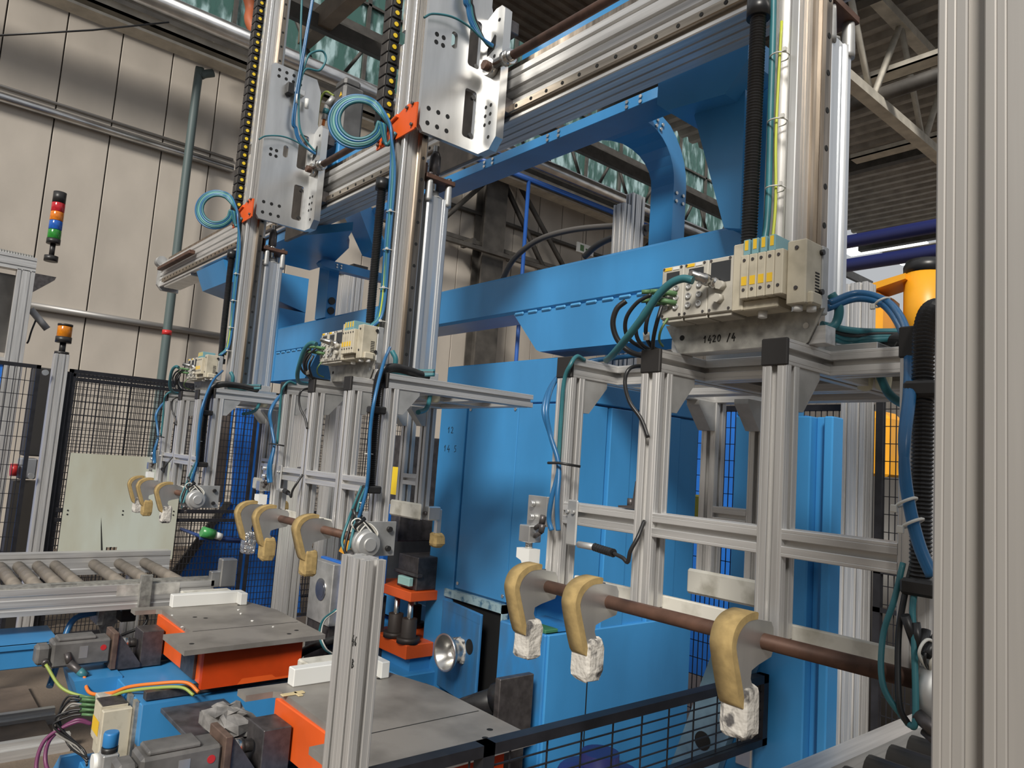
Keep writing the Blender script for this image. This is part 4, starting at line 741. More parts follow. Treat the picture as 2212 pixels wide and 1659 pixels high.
P('bottom_rail', MB().box(X-.08,X-.03,-1.6,yp1,q(0,785)[2],q(0,770)[2]), aluY, en)
P('bracket', MB().ext([(yp1,q(75,590)[2]),(yp1+.16,q(75,590)[2]),(yp1+.15,q(75,590)[2]-.03),(yp1,q(75,590)[2]-.17)], 'X', X-.02, X), darksteel, en)
S('hose', MB().hose([(X-.05,-1.2,q(0,545)[2]+.03),(X-.05,yp0-.1,q(20,552)[2]+.02),(X-.05,yp1-.02,q(60,570)[2]+.06)], .035, .02, 12, .85), mat('grey_conduit', (.20,.20,.19), .5), 'grey flexible conduit on top of the left enclosure', 'conduit')
slz = q(95,562)[2]; sly = yp1+.10
sl = T('stack_light', 'signal tower with red orange blue and green segments', 'signal light', (X,sly,slz))
P('base', MB().cyl((X,sly,slz),(X,sly,slz+.05),.055,20).cyl((X,sly,slz+.05),(X,sly,slz+.16),.022), blackpl, sl)
zz = slz+.16; P('collar', MB().cyl((X,sly,zz),(X,sly,zz+.045),.055,20), blackpl, sl); zz += .045
for nm_, c_ in (('green_lens',(.03,.24,.035)),('blue_lens',(.02,.11,.46)),('orange_lens',(.70,.20,.02)),('red_lens',(.50,.02,.03))):
    P(nm_, MB().lathe((X,sly,zz),(0,0,1),[(0,.05),(.004,.053),(.078,.053),(.082,.05)],20), mat(nm_, c_, .15, 0, .2, 40), sl); zz += .083
P('cap', MB().cyl((X,sly,zz),(X,sly,zz+.10),.052,20), blackpl, sl)
S('plastic_tube', MB().cyl(at(66,668,'X',-7.7), at(102,711,'X',-7.7), .03), mat('grey_tube', (.33,.33,.34), .4), 'short grey tube sticking out beside the left enclosure', 'tube')
S('wire', MB().tube(spline([at(78,690,'X',-7.7), at(68,715,'X',-7.7), at(62,735,'X',-7.7), at(58,742,'X',-7.7)]), .008, 6), blackrub, 'thin dangling wire below the grey tube at left', 'wire')
cc = T('cable_cabinet', 'dark electrical boxes and hoses behind the left mesh gate', 'electrical box', (-7.2,.7,-1.65))
P('box', MB().cbox(-7.4,-7.2,at(60,900,'X',-7.2)[1],at(100,900,'X',-7.2)[1],at(60,985,'X',-7.2)[2],at(60,790,'X',-7.2)[2],.01), mat('dark_box', (.035,.033,.032), .5), cc)
P('grey_box', MB().cbox(-7.35,-7.2,at(42,1010,'X',-7.2)[1],at(80,1010,'X',-7.2)[1],at(60,1035,'X',-7.2)[2],at(60,990,'X',-7.2)[2],.01), mat('mid_grey', (.25,.26,.28), .5), cc)
P('stand', MB().box(-7.4,-7.2,at(20,1100,'X',-7.2)[1],at(85,1100,'X',-7.2)[1],-1.65,at(60,1040,'X',-7.2)[2]), mat('dark_box2', (.05,.045,.04), .6), cc)
P('red_valve', MB().cyl(at(22,1015,'X',-7.19), at(38,1015,'X',-7.19), .05), redp, cc)
# white board, blue guard sheet
bo = T('white_board', 'stained pale board with square cut-out fixed to the mesh fence', 'board', (-6.46,1.5,-1.0))
y0_, y1_ = 1.125, 1.95
hy0, hy1 = at(228,1195,'X',-6.46)[1], at(252,1195,'X',-6.46)[1]; hz0, hz1 = at(240,1207,'X',-6.46)[2], at(240,1182,'X',-6.46)[2]
P('sheet', MB().box(-6.475,-6.465,y0_,y1_,hz1,-.165).box(-6.475,-6.465,y0_,hy0,-.99,hz1).box(-6.475,-6.465,hy1,y1_,-.99,hz1), mat('stained_pale_board', (.56,.60,.53), .55, 0, 0, 2.2, (1,1,.35), col2=(.47,.46,.36), thr=(.42,.62)), bo)
P('crack', MB().ext([(at(219,1118,'X',-6.46)[1],at(219,1118,'X',-6.46)[2]),(hy0-.01,hz1-.1),(hy0-.025,hz1-.1),(at(218,1140,'X',-6.46)[1],at(218,1140,'X',-6.46)[2])], 'X', -6.4648,-6.464), inkm, bo)
for y in (y0_+.03,(y0_+y1_)/2,y1_-.03):
    for dz_ in (0,-.03): P('rivet', MB().cyl((-6.465,y,-.60+dz_),(-6.462,y,-.60+dz_),.006,8), inkm, bo)
S('push_button', MB().cbox(-6.50,-6.455,hy0+.03,hy1-.01,hz0+.01,hz1-.03,.006), mat('grey_button', (.42,.42,.48), .4), 'grey square box in the cut-out of the pale board', 'button box')
def pg(pts, X_): return [(at(a,b,'X',X_)[1], at(a,b,'X',X_)[2]) for a, b in pts]
gs = T('blue_guard_sheet', 'large corrugated blue guard sheet behind the mesh fence', 'guard sheet', (-6.9,2.8,-1.65))
P('sheet', MB().ext(pg([(512,870),(640,870),(650,1345),(560,1345),(380,1245),(500,1085)],-6.9), 'X', -6.93,-6.9), blueS, gs)
P('dark_edge', MB().ext(pg([(500,1085),(485,1085),(362,1245),(384,1247)],-6.88), 'X', -6.9,-6.87), trussd, gs)
P('brown_strip', MB().ext(pg([(478,880),(500,880),(480,1085),(455,1085)],-6.88), 'X', -6.9,-6.88), mat('brown_strip', (.10,.08,.07), .6), gs)
for k in range(9): P('rib', MB().box(-6.9,-6.885,2.45+.11*k,2.47+.11*k,-.95,.31), blueS, gs)
bt = T('bottle', 'green and white bottle on a blue arm by the mesh fence', 'bottle', at(455,1160,'X',-5.9))
P('body', MB().tube([at(436,1148,'X',-5.9), at(462,1155,'X',-5.9)], .04, 14), mat('green_bottle', (.05,.28,.08), .3), bt); P('neck', MB().tube([at(462,1155,'X',-5.9), at(478,1160,'X',-5.9)], .028, 14), cleanwhite, bt); P('arm', MB().tube([at(432,1160,'X',-5.92), at(518,1168,'X',-5.92)], .022, 8).tube([at(440,1161,'X',-5.92), (-6.49, at(440,1161,'X',-5.92)[1], at(440,1161,'X',-5.92)[2])], .014, 8), mat('navy_arm', (.012,.04,.16), .4), bt)
# ================================================================ left roller conveyor
cv = T('roller_conveyor', 'aluminium roller conveyor along the left fence', 'conveyor', (-4.9,1.0,-1.65))
P('near_rail', MB().ext([(-4.47,-.80),(-4.38,-.80),(-4.38,-.83),(-4.385,-.835),(-4.385,-.85),(-4.38,-.855),(-4.38,-.885),(-4.385,-.89),(-4.385,-.90),(-4.38,-.905),(-4.38,-.93),(-4.47,-.93)], 'Y', -.6, 1.57), aluY, cv)
P('top_cover', MB().box(-4.50,-4.40,-.6,1.57,-.80,-.792), galv, cv)
P('far_rail', MB().ext([(-5.42,-.76),(-5.34,-.76),(-5.34,-.79),(-5.345,-.795),(-5.345,-.86),(-5.34,-.865),(-5.34,-.90),(-5.42,-.90)], 'Y', -.6, 1.60), aluY, cv)
rolm = mat('worn_roller', (.23,.20,.165), .6, .2, .25, 10)
for px, py in ((-40,1230),(2,1228),(42,1226),(84,1224),(122,1222),(206,1218),(261,1216),(316,1214)):
    y = at(px,py,'X',-5.3)[1]
    r_ = P('roller', lambda: MB().cyl((-5.34,0,-.835),(-4.47,0,-.835),.032,14), rolm, cv, 'rol'); r_.location.y += y
    P('collar', lambda: MB().cyl((-5.05,0,-.835),(-5.03,0,-.835),.0335,14), rolm, r_, 'rolc')
for x, y in ((-4.43,.35),(-4.43,1.40),(-5.38,.35),(-5.38,1.40)): P('leg', lambda: pr('Z', -.045, -.045, -1.65, .75, .09, .09, 2, 2), aluZ, cv, 'cvl').location += Vector((x,y,0))
P('bracket', MB().cbox(-4.385,-4.36,1.17,1.23,-.93,-.75,.002), galv, cv)
P('tape', MB().box(-4.3795,-4.379,1.06,1.38,-.86,-.80), mat('clear_tape', (.60,.58,.54), .25, .2, .3, 20), cv)
eb = P('end_block', MB().cbox(-4.44,-4.37,1.60,1.69,-.84,-.68,.006).cbox(-4.43,-4.38,1.55,1.60,-.84,-.75,.004), aluP, cv)
hw = MB(); hw.tube([(-4.43, .76+.01*k, -.7915) for k in range(1)]+[(-4.43+.005*math.sin(k*1.7), .78+.012*k, -.7915) for k in range(9)], .0015, 5); P('handwriting', hw, inkm, cv, label='scribbled signature')
# sensor under the conveyor
sn = T('sensor_mount', 'grey sensor mount with cables below the roller conveyor', 'sensor', (-4.6,1.0,-1.0))
P('plate', MB().cbox(-4.62,-4.45,1.00,1.03,-1.02,-.93,.003).ext([(1.0,-.95),(1.16,-.98),(1.10,-1.12),(1.07,-1.12)],'X',-4.62,-4.60), galv, sn); P('body', MB().cbox(-4.58,-4.48,1.12,1.20,-1.02,-.955,.006), blackpl, sn)
S('cable', MB().tube(spline([(-4.5,1.0,-.96),(-4.48,.9,-.98),(-4.45,.86,-1.06),(-4.42,.83,-1.2),(-4.35,.80,-1.28)]), .016, 8), bluec, 'thick blue hose curving down below the roller conveyor', 'hose')
S('cable', MB().tube(spline([(-4.52,1.19,-.97),(-4.48,1.25,-.99),(-4.46,1.24,-1.04),(-4.47,1.15,-1.08),(-4.45,1.0,-1.12)]), .008, 8), blackrub, 'black cable looping under the roller conveyor', 'cable')
S('blue_floor_beam', MB().cbox(-4.6,-4.22,-.8,.80,-1.14,-1.03,.004).box(-4.24,-4.21,-.8,.80,-1.05,-1.03), blueP, 'long blue beam low at the left edge below the conveyor', 'beam')
for k, (x0, x1, z) in enumerate(((-5.0,-4.9,-1.6),(-4.55,-4.45,-1.60))): S('floor_rail', MB().box(x0,x1,-1.5,.95,-1.65,z).box(x0+.03,x1-.03,-1.5,.95,z,z+.03), aluY, ['farther aluminium rail lying along the floor at lower left','nearer aluminium rail lying along the floor at lower left'][k], 'rail')
S('floor_plate', MB().box(-5.6,-4.6,-1.5,.9,-1.645,-1.62), mat('rusty_plate', (.17,.13,.10), .7, .1, .4, 4), 'rusty plate on the floor below the conveyor', 'plate')
# ================================================================ small valve island and air regulator on the left bed
vi = T('valve_island', 'cream valve island with a fan of cables on the left blue bed', 'valve terminal', (-3.5,.9,-1.4))
def qv(px, py, Y=.90): return at(px, py, 'Y', Y)
a0, a1 = qv(262,1510), qv(335,1510)
P('body', MB().cbox(-3.64,-3.50,.86,.96,-1.36,-1.16,.004), creamhouse, vi)
P('end_cover', MB().cbox(-3.52,-3.485,.85,.965,-1.39,-1.155,.004), creamhouse, vi)
for k in range(8): P('valve', MB().cbox(-3.64+.0145*k,-3.628+.0145*k,.85,.955,-1.30,-1.148,.001), creamhouse, vi); P('valve_top', MB().cbox(-3.639+.0145*k,-3.629+.0145*k,.855,.95,-1.148,-1.142,.001), darksteel, vi)
P('label_strip', MB().box(-3.64,-3.53,.8485,.849,-1.27,-1.21), yellab, vi)
P('bus_block', MB().cbox(-3.74,-3.645,.87,.96,-1.33,-1.15,.004), greywhite, vi)
for k in range(8): P('green_plug', MB().tube([(-3.735+.011*k,.87,-1.17-.018*(k%4)),(-3.765+.011*k,.815,-1.165-.018*(k%4))], .006, 8), greenpl, vi)
for k in range(8): S('cable', MB().tube(spline([(-3.765+.011*k,.815,-1.165-.018*(k%4)),(-3.79+.011*k,.77,-1.17-.02*(k%4)),(-3.79+.008*k,.75-.004*k,-1.25-.02*(k%3)),(-3.74+.01*k,.79+.006*k,-1.36),(-3.60,.84,-1.38-.004*k)]), .0045, 6), (blackrub, blackrub, mat('grey_wire', (.25,.24,.22), .5))[k%3], ['first','second','third','fourth','fifth','sixth','seventh','eighth'][k]+' thin cable from the left fanning out of the cream valve island', 'cable', 'valve island cables')
for k in range(2): S('cable', MB().tube(spline([(-3.70,.86,-1.27),(-3.72,.80,-1.26+.01*k),(-3.76,.70+.02*k,-1.33),(-3.72,.68+.03*k,-1.45+.03*k),(-3.60,.75,-1.50+.04*k),(-3.50,.83,-1.42)]), .008, 8), purple, ['outer purple cable looping below the cream valve island','inner purple cable looping below the cream valve island'][k], 'cable', 'purple cables')
rg = T('air_regulator', 'air pressure regulator with blue knob and clear bowl', 'regulator', (-3.36,.86,-1.65))
P('knob', MB().lathe((-3.36,.86,-1.255),(0,0,1),[(0,.026),(.006,.029),(.05,.029),(.058,.026)],20), mat('blue_knob', (.03,.20,.48), .4), rg); P('ring', MB().cyl((-3.36,.86,-1.275),(-3.36,.86,-1.255),.031,20), blackpl, rg)
P('block', MB().cbox(-3.40,-3.32,.83,.89,-1.36,-1.275,.005), aluD, rg); P('bowl', MB().lathe((-3.36,.86,-1.56),(0,0,1),[(0,.02),(.01,.034),(.19,.036)],20), cleanwhite, rg)
P('gauge', MB().cyl((-3.42,.84,-1.33),(-3.42,.815,-1.33),.034,20), cleanwhite, rg); P('slot', MB().box(-3.352,-3.338,.8235,.824,-1.44,-1.40).box(-3.352,-3.338,.8235,.824,-1.52,-1.48), inkm, rg)
P('hose_tail', MB().tube(spline([(-3.33,.85,-1.33),(-3.29,.86,-1.36),(-3.26,.92,-1.37)]), .009, 8), bluec, rg)
bf = T('levelling_stand', 'blue levelling stand in front of the left bed frame', 'stand', (-3.75,.75,-1.65))
P('beam', MB().cbox(-3.9,-3.45,.86,.98,-1.56,-1.47,.004).box(-3.60,-3.45,.72,.98,-1.56,-1.49), blueP, bf); P('pad', MB().ext([(-3.98,-1.56),(-3.86,-1.56),(-3.80,-1.43),(-3.83,-1.43)], 'Y', .78, .88), blueP, bf); P('screw', MB().cyl((-3.92,.83,-1.65),(-3.92,.83,-1.55),.02), darksteel, bf)
# ================================================================ right side: conveyor, post, fence, robot
rc = T('roller_conveyor', 'roller conveyor with dark rollers at lower right', 'conveyor', (-.5,1.9,-1.65))
P('side_rail', MB().ext([(-.86,-.62),(-.80,-.62),(-.80,-.66),(-.805,-.665),(-.80,-.67),(-.80,-.75),(-.86,-.75)], 'Y', .9, 3.0), aluY, rc)
P('side_rail', MB().box(.05,.10,.9,3.0,-.75,-.62), aluY, rc)
for k in range(15): P('roller', lambda: MB().cyl((-.80,0,-.665),(.05,0,-.665),.036,16), mat('dark_roller', (.03,.028,.027), .5, .2, .3, 12), rc, 'rrol').location.y += 1.12+.125*k
for x in (-.83,.07):
    for y in (1.0,2.9): P('leg', lambda: MB().box(-.03,.03,-.03,.03,-1.65,-.75), aluZ, rc, 'rcl').location += Vector((x,y,0))
p2 = T('aluminium_post', 'aluminium fence post right of the blue press column', 'post', (-1.46,3.2,-1.65))
P('profile', MB().ext(sect(.105,.09,2,2,.0095,.012,cx=-1.465,cy=3.245), 'Z', -1.65, .9), aluZ, p2)
f2 = T('mesh_fence', 'black mesh fence in front of the yellow robot at right', 'fence', (-.9,3.3,-1.65), group='mesh fence panels')
P('frame', MB().box(-1.40,.2,3.28,3.31,.42,.45).box(-1.40,.2,3.28,3.31,-1.5,-1.47).box(-1.40,-1.37,3.28,3.31,-1.65,.45).box(-.95,-.9,3.27,3.33,-1.65,.45), blkf, f2)
P('rail', MB().box(-1.40,.2,3.28,3.31,-.36,-.32).box(-1.40,.2,3.28,3.31,-.52,-.50), blkf, f2)
P('mesh_grid', grid('Y', 3.3, -1.37, .2, -1.47, .42, .024, .075, .0018), blkf, f2, kind='stuff')
f3 = T('mesh_fence', 'mesh fence strip between the blue cabinet and near gripper', 'fence', (-2.4,3.6,-1.65), group='mesh fence panels')
P('frame', MB().box(-2.9,-1.55,3.59,3.62,.37,.40).box(-2.9,-1.55,3.59,3.62,-1.5,-1.47).box(-1.58,-1.55,3.59,3.62,-1.65,.4), blkf, f3)
P('mesh_grid', grid('Y', 3.6, -2.88, -1.56, -1.47, .37, .03, .09, .002), blkf, f3, kind='stuff')
ro = T('yellow_robot', 'yellow industrial robot behind the right fence', 'robot', (-2.0,5.2,-1.65))
def qr(px, py, Y=5.2): return at(px, py, 'Y', Y)
c0, c1 = qr(1955,600), qr(2045,600)
cxm = (c0[0]+c1[0])/2; rr = (c1[0]-c0[0])/2
P('arm_cylinder', MB().cyl((cxm,5.2,qr(1990,760)[2]), (cxm,5.2,qr(1990,592)[2]), rr, 28), yelmach, ro); P('cap', MB().lathe((cxm,5.2,qr(1990,594)[2]),(0,0,1),[(0,rr*1.02),(.05,rr*1.03),(.09,rr*.9)],28), blackrub, ro)
P('shoulder', MB().cbox(qr(1826,700)[0],qr(1922,700)[0],5.05,5.4,qr(1880,735)[2],qr(1880,640)[2],.04), yelmach, ro); P('upper_lug', MB().ext([(qr(1892,625)[0],qr(1892,625)[2]),(qr(1975,600)[0],qr(1975,600)[2]),(qr(1975,612)[0],qr(1975,612)[2]),(qr(1892,640)[0],qr(1892,640)[2])],'Y',5.05,5.3), yelmach, ro)
P('forearm', MB().cbox(qr(1870,950)[0],qr(1930,950)[0],5.1,5.4,qr(1900,1040)[2],qr(1900,890)[2],.05), yelmach, ro); P('base', MB().cyl((cxm-.3,5.3,-1.65),(cxm-.3,5.3,qr(1900,1030)[2]),.28,20), mat('robot_base_dark', (.05,.045,.04), .5), ro)
P('pedestal', MB().box(qr(1865,1060)[0]-.1,qr(1930,1060)[0],5.15,5.5,-1.65,qr(1900,1050)[2]), blueS, ro)
S('background_machine', MB().box(-3.2,1,6.4,7.2,-1.65,-.1).box(-2.2,-1.6,6.2,6.5,-1.65,.25).box(-.6,.4,6.1,6.6,-1.65,.1), mat('dark_machine', (.04,.034,.03), .6, .1, .5, 5), 'dark machinery in the background behind the right fence', 'machine')
S('background_cabinet', MB().box(-4.2,-3.0,5.4,6.2,-1.65,.55), blueS, 'blue cabinet in the distance behind the press', 'cabinet')
pb = T('parts_bag', 'yellow plastic bag hanging on the fence behind the near gripper', 'bag', at(1500,1095,'Y',3.55))
P('bag', MB().cbox(at(1490,1090,'Y',3.55)[0],at(1516,1090,'Y',3.55)[0],3.53,3.57,at(1500,1118,'Y',3.55)[2],at(1500,1068,'Y',3.55)[2],.01), mat('yellow_bag', (.65,.50,.05), .35), pb)
S('yellow_notice', MB().box(at(838,1040,'Y',1.9)[0],at(859,1040,'Y',1.9)[0],1.9,1.903,at(848,1068,'Y',1.9)[2],at(848,1008,'Y',1.9)[2]), yellow, 'yellow notice card between the posts of the middle gripper unit', 'sign')
S('blue_drum', MB().lathe((-1.62,1.85,-1.65),(0,0,1),[(0,.13),(.02,.15),(.66,.15),(.70,.13),(.72,.06),(.76,.06)],22), mat('indigo_plastic', (.02,.025,.16), .4), 'dark blue plastic drum behind the low guard panel', 'drum')
# aluminium uprights behind the press beam
for k, (px0, px1, py, Y_) in enumerate(((1322,1345,500,2.45),(1350,1364,480,2.5),(728,759,650,2.5))):
    a_, b_ = at(px0,py,'Y',Y_)[0], at(px1,py,'Y',Y_)[0]
    u_ = T('aluminium_upright', ['left of a pair of pale uprights above the blue beam','right of a pair of pale uprights above the blue beam','aluminium upright with black cap behind the middle unit'][k], 'upright', (a_,Y_,-1.65))
    P('profile', MB().ext(sect(b_-a_,.09,2,2,.008,.008,cx=(a_+b_)/2,cy=Y_+.045), 'Z', -1.65, at((px0+px1)/2,(441,418,585)[k],'Y',Y_)[2]), aluZ, u_)
    if k == 2: P('cap', MB().box(a_-.03,b_+.02,Y_-.02,Y_+.1,at(740,590,'Y',Y_)[2],at(740,580,'Y',Y_)[2]), blackpl, u_)
for k, pts in enumerate(([(1085,605),(1110,560),(1160,520),(1230,498),(1320,489),(1400,492)], [(1262,555),(1290,530),(1330,512),(1395,502)])):
    S('cable', MB().tube(spline([at(x,y,'Y',2.6) for x, y in pts]), .016, 10), mat('grey_cable', (.11,.10,.09), .4), ['long arched grey cable above the blue beam','shorter arched grey cable above the blue beam'][k], 'cable', 'arched grey cables')
for xa, lab in ((590, 'aluminium profile leaning behind the tables left of the pierced plate'), (690, 'aluminium profile standing behind the pierced plate')):
    a_, b_ = at(xa,1250,'Y',2.35)[0], at(xa+32,1250,'Y',2.35)[0]
    S('aluminium_upright', MB().ext(sect(b_-a_,.09,2,2,.009,.009,cx=(a_+b_)/2,cy=2.4), 'Z', -1.65, .3), aluZ, lab, 'upright')
# ================================================================ cables and hoses of the three units
def B2C(px, py, Y): p = at(px, py, 'Y', Y); return (p[0]+1.506+.018, p[1], p[2])
def C_(px, py, Y): return at(px, py, 'Y', Y)
def ring(mb, c, d, R, r=.0016, n=16):
    c = Vector(c); d = Vector(d).normalized(); a = d.orthogonal().normalized(); b = d.cross(a)
    return mb.tube([c+(a*math.cos(2*math.pi*k/n)+b*math.sin(2*math.pi*k/n))*R for k in range(n+1)], r, 5, False)
def coil(i):
    """one cable: up the front of the column, round the loop at the orange plate, back behind it"""
    x = (-.771,-.764,-.757,-.750,-.744)[i]; y = 1.300-.004*(i%2); R = .074+.0075*i; c = Vector((-.868, 1.195, 1.203)); L = Vector((.60,.80,0))
    pts = [(x-.004, 1.255, .43),(x,1.292,.50),(x,y-.008,.75),(x,y-.012,1.0),(x-.006,1.283-.004*i,1.12),(x-.022,1.276-.004*i,1.19)]
    for k in range(1, 13):
        a = math.radians(20+28*k); p = c+L*(R*math.cos(a))+Vector((.0012*k-.004*i,-.001*k,R*math.sin(a))); pts.append(tuple(p))
    return pts+[(-.80,1.275,1.12),(-.76,1.286,1.16)]
CM = (teal, bluec, mint, teal, bluec)
for ui, (DX, nm) in enumerate(UN):
    U = f'{nm} gripper unit'
    for i in ((0,) if ui == 0 else range(5)):
        c_ = S('cable', lambda i=i: MB().tube(spline(coil(i), 6), .0068 if i < 4 else .005, 8), CM[i], ['innermost teal cable','second blue air hose','third pale green cable','fourth teal cable','outermost thin blue hose'][i]+f' coiled at the orange plate of the {U}', 'cable', 'coiled column cables', dx=DX, key=f'coil{i}')
        if i == 0:
            for k, z in enumerate((.46,.58,.72,.86)): P('cable_tie', lambda z=z: ring(MB(), (-.757,1.296,z), (0,0,1), .019).box(-.74,-.733,1.275,1.282,z-.004,z+.004), tie, c_, f'ct{k}')
    S('cable', lambda: MB().tube(spline([(-.776,1.285,.44),(-.775,1.298,.55),(-.774,1.297,.9),(-.775,1.29,1.15)]), .0055, 8), blackrub, f'straight black cable in the column channel of the {U}', 'cable', 'black column cables', dx=DX, key='blkcol')
    S('wire', lambda: MB().tube(spline([(-.752,1.28,.44),(-.750,1.287,.55),(-.755,1.288,.70),(-.75,1.287,.93)]), .003, 6), yelgr, f'yellow green earth wire on the column of the {U}', 'wire', 'earth wires', dx=DX, key='yg')
    # corrugated hose down the last post
    hp = [B2C(915,815,1.40),B2C(880,803,1.30),B2C(842,795,1.19),B2C(818,806,1.13),B2C(809,835,1.11),B2C(804,880,1.105),B2C(798,960,1.105),B2C(793,1062,1.105)]
    if ui == 0: hp = [C_(2062,705,1.17),C_(2036,668,1.15),C_(2010,672,1.12),C_(1996,715,1.10),C_(1994,800,1.09),C_(1993,950,1.085),C_(1990,1100,1.085),C_(1988,1262,1.085)]
    h_ = S('corrugated_hose', lambda: MB().hose(hp, .0145, .0056, 12, .82), blackrub, f'curved black corrugated hose in front of the last post of the {U}', 'hose', 'post hoses', dx=DX, key=f'phose{min(ui,1)}')
    for k in range(2):
        cc_ = (B2C(*((804,886),(793,1056))[k],1.105) if ui else C_(*((1994,842),(1988,1268))[k],1.088))
        P('hose_clip', lambda cc_=cc_: MB().cbox(cc_[0]-.02,cc_[0]+.024,cc_[1]-.02,1.131,cc_[2]-.011,cc_[2]+.011,.004), blackpl, h_, f'hcl{k}{min(ui,1)}')
    if ui == 0:
        S('corrugated_hose', MB().hose([C_(1925,736,1.40),C_(1950,738,1.36),C_(1985,742,1.30)], .0145, .0056, 12, .82).cyl(C_(1908,735,1.42),C_(1927,736,1.40),.021,14), blackrub, 'short level corrugated hose stub right behind the nearest valve terminal', 'hose')
    for i in range(2 if ui else 0):
        o_ = .011*i
        b1 = S('air_hose', lambda o_=o_: MB().tube(spline([B2C(836,752,1.19),B2C(822,785,1.12),B2C(803,860,1.085-o_),B2C(793,930,1.08-o_),B2C(790,1000,1.08-o_),B2C(786,1050,1.08),B2C(774,1100,1.07+o_),B2C(758+8*i,1147,1.075)]), .0052, 8), bluec, ['front','rear'][i]+f' blue air hose beside the last post of the {U}', 'hose', 'blue post hoses', dx=DX, key=f'bph{i}')
        if i == 0:
            for k, (px, py) in enumerate(((790,980),(779,1085))): P('cable_tie', lambda px=px, py=py: ring(MB(), (B2C(px,py,1.085)), (0,0,1), .012), tie, b1, f'bt{k}')
    # hoses at the first post
    for i in range(2):
        a1 = S('air_hose', lambda i=i: MB().tube(spline([C_(1400,765,1.26),C_(1330,773,1.24),C_(1262,784,1.20),C_(1203,818,1.14),C_(1181-6*i,880,1.10),C_(1189,940,1.105),C_(1207,1006,1.11),C_(1192+12*i,1075,1.10),C_(1186+18*i,1120,1.105),C_(1192+14*i,1146,1.108)]), .0056, 8), bluec, ['left','right'][i]+f' blue air hose looping beside the first post of the {U}', 'hose', 'first post hoses', dx=DX, key=f'fph{i}')
        if i == 0: P('cable_tie', lambda: MB().tube([C_(1184,1000,1.10), C_(1207,1000,1.095), C_(1254,1008,1.128)], .003, 6), blackrub, a1, 'fpt')
    S('cable', lambda: MB().tube(spline([C_(1262,778,1.17),C_(1246,770,1.14),C_(1232,789,1.12),C_(1219,822,1.122),C_(1212,900,1.127),C_(1206,1000,1.13)]), .0048, 8), teal, f'teal cable draped over the first cap of the {U}', 'cable', 'first post teal cables', dx=DX, key='tealp')
    # cables out of the valve terminal
    S('cable', lambda: MB().tube(spline([C_(1497,606,1.07),C_(1475,602,1.065),C_(1448,613,1.06),C_(1420,640,1.06),C_(1385,690,1.07),C_(1350,735,1.09),C_(1322,768,1.13),C_(1310,778,1.2)]), .0075, 10), teal, f'thick teal cable from the metal plug of the {U} valve terminal', 'cable', 'thick teal valve cables', dx=DX, key='vtc')
    BL = [[(1352,650,1.16),(1332,668,1.15),(1324,700,1.15),(1335,735,1.16),(1365,762,1.18),(1410,772,1.22)],
          [(1407,636,1.11),(1375,655,1.10),(1352,690,1.10),(1356,728,1.12),(1390,752,1.16),(1440,765,1.21)],
          [(1432,632,1.12),(1395,668,1.10),(1374,712,1.11),(1390,748,1.14),(1440,764,1.2)],
          [(1412,655,1.11),(1398,690,1.10),(1396,725,1.11),(1412,752,1.14),(1450,762,1.2)],
          [(1430,660,1.11),(1418,700,1.10),(1411,735,1.12),(1410,765,1.14)]]
    for i, pts in enumerate(BL):
        c_ = S('cable', lambda pts=pts, i=i: MB().tube(spline([C_(*p) for p in pts]), (.006,.0042,.0042,.004,.004)[i], 8), blackrub, ['thick black cable on the outside','second black cable from outside','third black cable from outside','fourth black cable from outside','innermost short black cable'][i]+f' of the loops at the {U} valve terminal', 'cable', 'black valve cables', dx=DX, key=f'blv{i}')
        if i == 3: P('cable_label', lambda: MB().cyl(C_(1396,718,1.11), C_(1397,735,1.112), .0065, 8), tie, c_, 'cl3')
    S('wire', lambda: MB().tube(spline([C_(1442,688,1.15),C_(1428,712,1.14),C_(1424,735,1.15),C_(1432,748,1.18)]), .0025, 6), mat('green_wire', (.16,.26,.10), .5), f'short green earth wire under the {U} valve terminal', 'wire', 'terminal earth wires', dx=DX, key='gw')
    S('cable', lambda: MB().tube(spline([C_(1400,790,1.17),C_(1362,795,1.12),C_(1350,825,1.11),C_(1360,868,1.115),C_(1385,905,1.125),C_(1400,945,1.129)]), .004, 8), blackrub, f'black cable diving into the second post of the {U}', 'cable', 'second post cables', dx=DX, key='spc')
    S('cable', lambda: MB().tube(spline([C_(1392,1125,1.129),C_(1378,1160,1.11),C_(1362,1190,1.10),C_(1356,1214,1.10),C_(1345,1205,1.10),C_(1325,1195,1.105)]), .004, 8), blackrub, f'black sensor cable leaving the second post of the {U}', 'cable', 'sensor cables', dx=DX, key='ssc')
    sn = T('sensor', f'small sensor with ribbed black plug at the crossbar of the {U}', 'sensor', C_(1262,1180,1.12), DX, 'crossbar sensors')
    P('body', lambda: MB().tube([C_(1250,1176,1.125),C_(1285,1182,1.12)], .007, 10), aluD, sn, 'snb'); P('plug', lambda: MB().hose([C_(1285,1182,1.12),C_(1303,1188,1.115),C_(1326,1195,1.105)], .0085, .008, 10, .85), blackrub, sn, 'snp')
